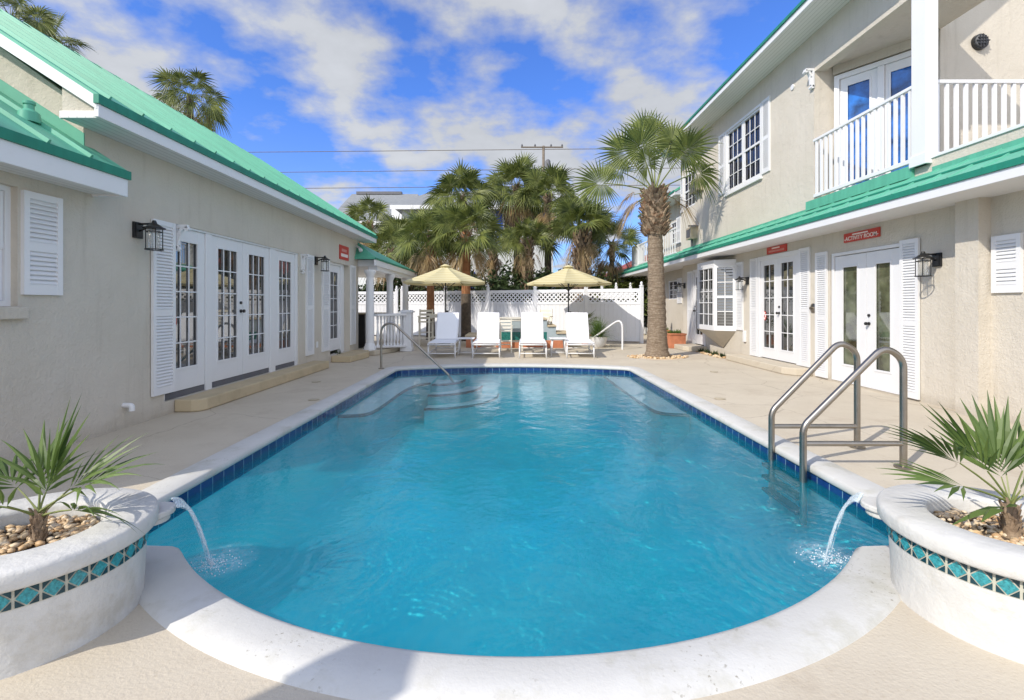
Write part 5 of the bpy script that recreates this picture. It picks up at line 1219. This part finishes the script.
for i, (px, Y, py, r, L, kind, lab, nf) in enumerate(spec):
    rng = random.Random(40 + i); x = X(px, Y); z = Z(py, Y); t = thing('palm_tree', lab, 'palm tree', (x, Y, 0), 'palms clustered round the back fence'); c = Vector((x, Y, z))
    if kind == 'orange':
        trunk(t, (x, Y), z, r, r * .95, rng, 'bark_orange', flare=1.15)
        w = MB(); w.lathe([(r * 1.22, .0), (r * 1.14, .2), (r * 1.10, 1.0), (r * 1.08, 1.05 if i else 1.75), (r * .8, 1.1 if i else 1.78)], (x, Y, 0), 18, jitter=.04, rng=rng); w.build('lower_bark', 'bark_dark', t, True)
        boots(t, (x, Y), z - .9, z, r * 1.0, r * 1.2, rng, L=.2, n=50, wd=.04)
    elif kind == 'boot':
        trunk(t, (x, Y), z, r * .8, r * .7, rng, 'bark_dark'); boots(t, (x, Y), .6, z - .05, r * .85, r * .95, rng, L=.30, n=int(z * 55), wd=.055, out=.6)
    else:
        trunk(t, (x, Y), z, r, r * .85, rng, 'bark_dark'); boots(t, (x, Y), z - .9, z, r * .9, r * 1.1, rng, L=.2, n=46, wd=.04)
    crown('crown', c, t, rng, int(nf * .92), L * .72, L * .86, 28, rng.uniform(.34, .44), rng.uniform(.2, .42), 9 if kind == 'boot' else 15, ('frond_far', 'petiole', 'deadfrond'), 1.4, .05 if kind == 'boot' else -.3)
# palms beyond the left roof
for i, (px, Y, py, L, lab) in enumerate(((190, 24, 96, 1.05, 'lone palm crown rising above the middle of the left green roof'), (46, 19, 44, .95, 'palm fronds above the left roof at the picture corner'), (10, 17, 16, .95, 'bright green palm fronds in the very top left corner'))):
    rng = random.Random(70 + i); x = X(px, Y); z = Z(py, Y); t = thing('palm_tree', lab, 'palm tree', (x, Y, 0), 'palms beyond the left roof'); trunk(t, (x, Y), z, .2, .15, rng, 'bark_dark'); crown('crown', Vector((x, Y, z)), t, rng, 22, L * .8, L * .9, 30, .4, .5, 8, ('frond_far', 'petiole', 'deadfrond'), 1.3, -.8)
# potted palms
def pot_palm(base, stem_h, r, label, fr, seed):
    rng = random.Random(seed); t = thing('potted_palm', label, 'palm', tuple(base), 'small fan palms in the round planters'); b = Vector(base)
    w = MB(); w.lathe([(r * 1.35, 0), (r * 1.2, .02), (r * 1.0, stem_h * .5), (r, stem_h)], tuple(b), 12, jitter=.1, rng=rng); w.build('stem', 'boots', t)
    boots(t, (b.x, b.y), b.z + .0, b.z + stem_h, r * 1.3, r, rng, L=.035, n=34, wd=.006, out=.3)
    w = MB(); c = b + Vector((0, 0, stem_h))
    web = .30 if base[0] < 0 else .42
    for (az, el, pl, L, n, dr) in fr: frond(w, c + Vector((0, 0, rng.uniform(-.02, .01))), R(az), R(el), pl, L, n, web, dr, rng, 0, 1, 1.05 if base[0] < 0 else .85, fold=.15, sag=.10, wscale=1.2 if base[0] < 0 else 1.35, pr=.0045, rows=(.02, None, .45, .70, .88, 1.0), rollr=.8)
    w.build('foliage', ['frond_pot', 'petiole'], t); return t
pot_palm((-2.03, 2.08, .325), .12, .020, 'small fan palm with slender stem and spreading fronds in the left planter',
  [(8, 36, .20, .31, 9, .22), (28, 50, .16, .30, 9, .18), (75, 74, .10, .33, 9, .1), (130, 62, .13, .32, 9, .15), (170, 45, .16, .32, 9, .25), (200, 28, .18, .30, 9, .35), (-14, 20, .20, .27, 8, .35), (52, 78, .08, .38, 8, .06), (245, 45, .14, .28, 9, .3)], 91)
pot_palm((2.19, 2.13, .325), .14, .028, 'fan palm with broad upright fans and long stalks in the right planter',
  [(170, 44, .27, .32, 12, .16), (178, 24, .22, .30, 11, .12), (196, 4, .02, .24, 4, .1), (150, 62, .16, .32, 11, .1), (105, 76, .14, .34, 11, .06), (60, 70, .15, .32, 11, .08), (20, 60, .18, .30, 11, .12), (-10, 42, .2, .28, 10, .25), (285, 70, .1, .28, 10, .1)], 92)
# small palm in a pot by the fence
rng = random.Random(17); t = thing('potted_palm', 'small fan palm peeping over the back of the last lounger', 'palm', (X(586, 16.6), 16.6, 0)); w = MB(); c = (X(586, 16.6), 16.6, 0); w.lathe([(.15, .002), (.2, .3), (.22, .32), (.18, .32), (.01, .28)], c, 20); w.build('pot', 'terracotta', t, True, auto=50); w = MB(); w.tube([(c[0], c[1], .3), (c[0], c[1], .75)], .03, 8); w.build('stem', 'boots', t)
w = MB()
for k in range(12): frond(w, (c[0], c[1], .75), k * GA, 1.1 - .1 * k, .25, .35, 16, .3, .3, rng, 0, 1, 1.8)
w.build('foliage', ['frond', 'petiole'], t)
# hedge behind the fence
def shrub(x0, x1, y0, y1, z0, z1, n, label, mat, seed, lf=.09):
    rng = random.Random(seed); w = MB(); nb = int((x1 - x0) * 1.6) + 1; blobs = [(x0 + (x1 - x0) * (k + .5) / nb + rng.uniform(-.2, .2), rng.uniform(y0, y1), z0 + (z1 - z0) * rng.uniform(.45, .75), rng.uniform(.45, .75)) for k in range(nb * 2)]
    for k in range(n):
        bx_, by_, bz_, br_ = rng.choice(blobs); v = Vector((rng.gauss(0, 1), rng.gauss(0, 1), rng.gauss(0, 1))).normalized() * br_ * rng.uniform(.5, 1.08); p = Vector((bx_, by_, bz_)) + Vector((v.x, v.y, v.z * (z1 - z0) * .6)); a = Vector((rng.gauss(0, 1), rng.gauss(0, 1), rng.gauss(0, 1))).normalized(); b = a.orthogonal().normalized(); s_ = lf * rng.uniform(.6, 1.4)
        w.face([p - a * s_, p + b * s_ * .4, p + a * s_, p - b * s_ * .4])
    o = MB()
    for (a, b, c_, d) in blobs[::2]: o.tube([(a, b, 0), (a + .05, b, c_)], .04, 5)
    t = thing('shrub', label, 'shrub', ((x0 + x1) / 2, (y0 + y1) / 2, 0), 'shrubs behind the fence'); w.build('foliage', mat, t); o.build('stem', 'bark_dark', t)
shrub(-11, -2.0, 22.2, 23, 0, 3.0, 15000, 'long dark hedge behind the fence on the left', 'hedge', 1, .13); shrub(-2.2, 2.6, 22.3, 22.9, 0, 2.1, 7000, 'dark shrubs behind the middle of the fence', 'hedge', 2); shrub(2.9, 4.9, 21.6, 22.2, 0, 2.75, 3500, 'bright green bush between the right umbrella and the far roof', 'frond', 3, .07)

# ================================================================== FAR BUILDINGS, POLE, WIRES
fh = thing('house', 'white two storey house with blue shutters hidden behind the palm clump', 'house', (0, 31, 0))
w = MB(); xa_, xb_ = X(402, 30), X(553, 30); ff = Frame((xa_, 30, 0), (1, 0, 0), (0, -1, 0)); LL = xb_ - xa_
wallgrid(w, ff, 0, LL, 0, Z(205, 30), [(X(503, 30) - xa_, X(541, 30) - xa_, Z(246, 30), Z(212, 30))], .1); w.box(xa_, xa_ + .1, 30.01, 38, 0, Z(205, 30)); w.box(xb_ - .1, xb_, 30.01, 38, 0, Z(205, 30)); w.build('wall', 'far_white', fh)
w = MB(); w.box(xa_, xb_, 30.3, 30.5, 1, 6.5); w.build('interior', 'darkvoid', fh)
ze_ = Z(207, 30); w = MB(); A_ = [Vector((xa_ - .6, 29.4, ze_)), Vector((xb_ + .4, 29.4, ze_)), Vector((xb_ - 3.5, 34, ze_ + 1.9)), Vector((xa_ + 1.2, 34, ze_ + 1.9)), Vector((xb_ + .4, 38.6, ze_)), Vector((xa_ - .6, 38.6, ze_))]
for q in ((0, 1, 2, 3), (1, 4, 2), (4, 5, 3, 2), (5, 0, 3)): w.face([A_[k] for k in q])
w.build('roof', 'far_roof', fh); w = MB(); w.box(xa_ - .6, xb_ + .4, 29.38, 29.42, ze_ - .25, ze_); w.build('fascia', 'white', fh)
o = sash_window(fh, ff, X(503, 30) - xa_, X(541, 30) - xa_, Z(246, 30), Z(212, 30), -.06, 2, 2, 2, 'night_glass')
for a, b in ((496, 502.5), (541.5, 547)): w = MB(); w.pbox(ff, X(a, 30) - xa_, X(b, 30) - xa_, Z(248, 30), Z(211, 30), .002, .06); w.build('shutter', 'blue_paint', fh)
w = MB(); w.pbox(ff, X(502, 30) - xa_, X(542, 30) - xa_, Z(211, 30), Z(208.5, 30), .002, .06); w.build('lintel', 'blue_paint', fh)
w = MB(); w.pbox(ff, X(468, 30) - xa_, X(475, 30) - xa_, Z(288, 30), Z(272, 30), .002, .06); w.build('shutter', 'blue_paint', fh)
gh = thing('house', 'house with long grey shingle roof and ridge vent beyond the porch', 'house', (-9.5, 34, 0)); Yg = 34
w = MB(); w.box(X(346, Yg), X(412, Yg), Yg, Yg + 8, 0, Z(224, Yg)); w.build('wall', 'far_white', gh)
e0 = Z(222, Yg); r0_ = Z(194, Yg + 4.5); w = MB(); G = [Vector((X(330, Yg), Yg - .5, e0)), Vector((X(425, Yg), Yg - .5, e0)), Vector((X(418, Yg + 4.5), Yg + 4.5, r0_)), Vector((X(352, Yg + 4.5), Yg + 4.5, r0_)), Vector((X(425, Yg), Yg + 9.5, e0)), Vector((X(330, Yg), Yg + 9.5, e0))]
for q in ((0, 1, 2, 3), (1, 4, 2), (4, 5, 3, 2), (5, 0, 3)): w.face([G[k] for k in q])
w.build('roof', 'far_roof', gh); w = MB(); w.box(X(330, Yg), X(425, Yg), Yg - .53, Yg - .49, e0 - .3, e0); w.build('fascia', 'white', gh)
w = MB(); w.box(X(357, Yg + 4.5), X(402, Yg + 4.5), Yg + 4.3, Yg + 4.7, r0_ - .05, r0_ + .16); w.build('ridge_vent', 'grey_vent', gh)
w = MB(); w.box(X(394, Yg), X(404, Yg), Yg - .7, Yg + 1.5, e0 + .05, e0 + .9); w.build('dormer', 'white', gh)
rr = thing('house', 'low house with a dark red roof beyond the end of the right building', 'house', (6, 36, 0))
w = MB(); xl, xr = X(606, 36), X(720, 36); zz_ = Z(277, 36); w.box(xl + .6, xr, 36.4, 44, 0, zz_); w.build('wall', 'far_white', rr)
w = MB(); w.prism([(xl, 36, zz_), (xr, 36, zz_), (xr, 36, Z(240, 36)), (X(660, 36), 36, Z(250, 36))], (0, 8, 0)); w.build('roof', 'red_roof', rr)
up_ = thing('utility_pole', 'wooden utility pole with crossarm rising behind the palm clump', 'utility pole', (X(543.5, 34), 34, 0)); xp = X(543.5, 34); zt_ = Z(146, 34)
w = MB(); w.tube([(xp, 34, 0), (xp, 34, zt_)], [.13, .09], 10); w.build('pole', 'wood_pole', up_, True)
w = MB(); w.box(X(521, 34), X(563, 34), 33.9, 34.0, Z(148.0, 34), Z(146.9, 34)); w.build('crossarm', 'wood_pole', up_)
for px in (522, 535, 551, 562): w = MB(); w.lathe([(.05, 0), (.07, .06), (.03, .16)], (X(px, 34), 33.95, Z(146.5, 34)), 8); w.build('insulator', 'grey_vent', up_)
w = MB(); w.lathe([(.16, 0), (.18, .1), (.18, .6), (.1, .7)], (xp + .3, 33.9, Z(170, 34)), 10); w.build('transformer', 'grey_vent', up_, True)
for i, (y0_, y1_, py1, lab) in enumerate(((150, 148, 149, 'highest thin power line crossing the sky behind the palms'), (171, 168, 168, 'second power line across the sky, meeting the pole below its crossarm'), (186, 184, 186, 'third thin power line just above the grey roof'), (234, 232, 233, 'lowest power line, seen between palm clump and big palm trunk'))):
    w = MB(); xs = -60; pts = []
    for k in range(31):
        px = -260 + 1400 * k / 30; u = k / 30; py = y0_ + (py1 - y0_) * u + 2.2 * math.sin(PI * u * 2); pts.append((X(px, 34.2 + i * .05), 34.2 + i * .05, Z(py, 34)))
    w.tube(pts, .022, 4); tag(w.build('power_line', 'wood_pole'), lab, 'power line', 'overhead power lines')
# unseen column added behind the camera to cast the shade on the near coping
cl = thing('column', 'unseen square white column added behind the camera as a shadow caster', 'column', (-3.2, -.5, 0)); w = MB(); w.box(-3.3, -3.06, -.65, -.4, 0, 2.80); w.box(-3.33, -3.03, -.68, -.37, .002, .2); w.build('shaft', 'white', cl)

# ================================================================== LIGHT, SKY, CAMERA
sun = bpy.data.lights.new('sun', 'SUN'); sun.energy = SUNE; sun.angle = R(.53); sun.color = (1.0, .93, .82)
so = bpy.data.objects.new('sun', sun); COL.objects.link(so); d = Vector((.599, .512, -.616)); so.rotation_euler = d.to_track_quat('-Z', 'Y').to_euler()
wd = bpy.data.worlds.new('World'); scene.world = wd; wd.use_nodes = True; nt = wd.node_tree; nt.nodes.clear()
out = N(nt, 'ShaderNodeOutputWorld'); bg = N(nt, 'ShaderNodeBackground'); sk = N(nt, 'ShaderNodeTexSky', sky_type='NISHITA')
sk.sun_disc = False; sk.sun_elevation = R(38); sk.sun_rotation = math.atan2(-.599, -.512); sk.air_density = 1.0; sk.dust_density = .5; sk.ozone_density = 2.5
bg.inputs[1].default_value = .15
tc = N(nt, 'ShaderNodeTexCoord'); sx = N(nt, 'ShaderNodeSeparateXYZ'); nt.links.new(tc.outputs['Generated'], sx.inputs[0])
def m2(op, a, b=None):
    n = N(nt, 'ShaderNodeMath', operation=op)
    for i, v in enumerate((a, b)):
        if v is None: continue
        if isinstance(v, (int, float)): n.inputs[i].default_value = v
        else: nt.links.new(v, n.inputs[i])
    return n.outputs[0]
zz = m2('ADD', m2('MAXIMUM', sx.outputs[2], 0.0), .22); cx_ = m2('DIVIDE', sx.outputs[0], zz); cy_ = m2('DIVIDE', sx.outputs[1], zz)
cb = N(nt, 'ShaderNodeCombineXYZ'); nt.links.new(cx_, cb.inputs[0]); nt.links.new(cy_, cb.inputs[1]); cb.inputs[2].default_value = SKYSEED
n1 = noise(nt, cb.outputs[0], 2.5, 12, .55, .0); n2 = noise(nt, cb.outputs[0], 1.0, 3, .5)
cv = m2('ADD', m2('MULTIPLY', n1, .62), m2('MULTIPLY', n2, .42))
mask = ramp(nt, cv, [(CLO, 0.0), ((CLO + CHI) / 2, .45), (CHI, 1.0)])
hz = N(nt, 'ShaderNodeMapRange'); nt.links.new(sx.outputs[2], hz.inputs[0]); hz.inputs[1].default_value = 0; hz.inputs[2].default_value = .35; hz.inputs[3].default_value = .30; hz.inputs[4].default_value = 0
cv2 = N(nt, 'ShaderNodeMapRange'); nt.links.new(sx.outputs[1], cv2.inputs[0]); cv2.inputs[1].default_value = -.5; cv2.inputs[2].default_value = .1; cv2.inputs[3].default_value = .75; cv2.inputs[4].default_value = 0  # unseen cloud cover added behind the camera as fill
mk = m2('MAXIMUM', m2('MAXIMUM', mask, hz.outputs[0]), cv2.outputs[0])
hs = N(nt, 'ShaderNodeMix', data_type='RGBA', blend_type='MULTIPLY'); hs.inputs[0].default_value = 1; nt.links.new(sk.outputs[0], hs.inputs[6]); hs.inputs[7].default_value = SKYTINT
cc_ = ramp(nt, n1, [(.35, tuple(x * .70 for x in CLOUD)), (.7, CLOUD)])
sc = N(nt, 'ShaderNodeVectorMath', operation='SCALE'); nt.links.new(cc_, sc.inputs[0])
gb = N(nt, 'ShaderNodeMapRange'); nt.links.new(sx.outputs[1], gb.inputs[0]); gb.inputs[1].default_value = -.5; gb.inputs[2].default_value = .15; gb.inputs[3].default_value = BACKFILL; gb.inputs[4].default_value = CLOUDGAIN  # cloud behind the camera brightened, added fill light for the shaded walls
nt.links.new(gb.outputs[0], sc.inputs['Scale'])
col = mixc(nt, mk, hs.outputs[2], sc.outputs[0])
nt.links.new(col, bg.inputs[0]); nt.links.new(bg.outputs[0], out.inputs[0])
cam = bpy.data.cameras.new('camera'); co_ = bpy.data.objects.new('camera', cam); COL.objects.link(co_); co_.location = (0, 0, HC); co_.rotation_euler = (PI / 2, 0, 0)
cam.sensor_width = 36; cam.lens = 36 * F / 1024; cam.shift_y = -(350 - CY) / 1024; cam.clip_end = 2000; cam.clip_start = .05; scene.camera = co_
vs = scene.view_settings; vs.view_transform = 'Standard'; vs.look = 'None'; vs.exposure = EXPO; vs.gamma = 1; vs.use_curve_mapping = False
scene.cycles.transparent_max_bounces = 16; scene.cycles.max_bounces = 8; scene.cycles.caustics_reflective = False; scene.cycles.caustics_refractive = False; scene.cycles.sample_clamp_indirect = 6
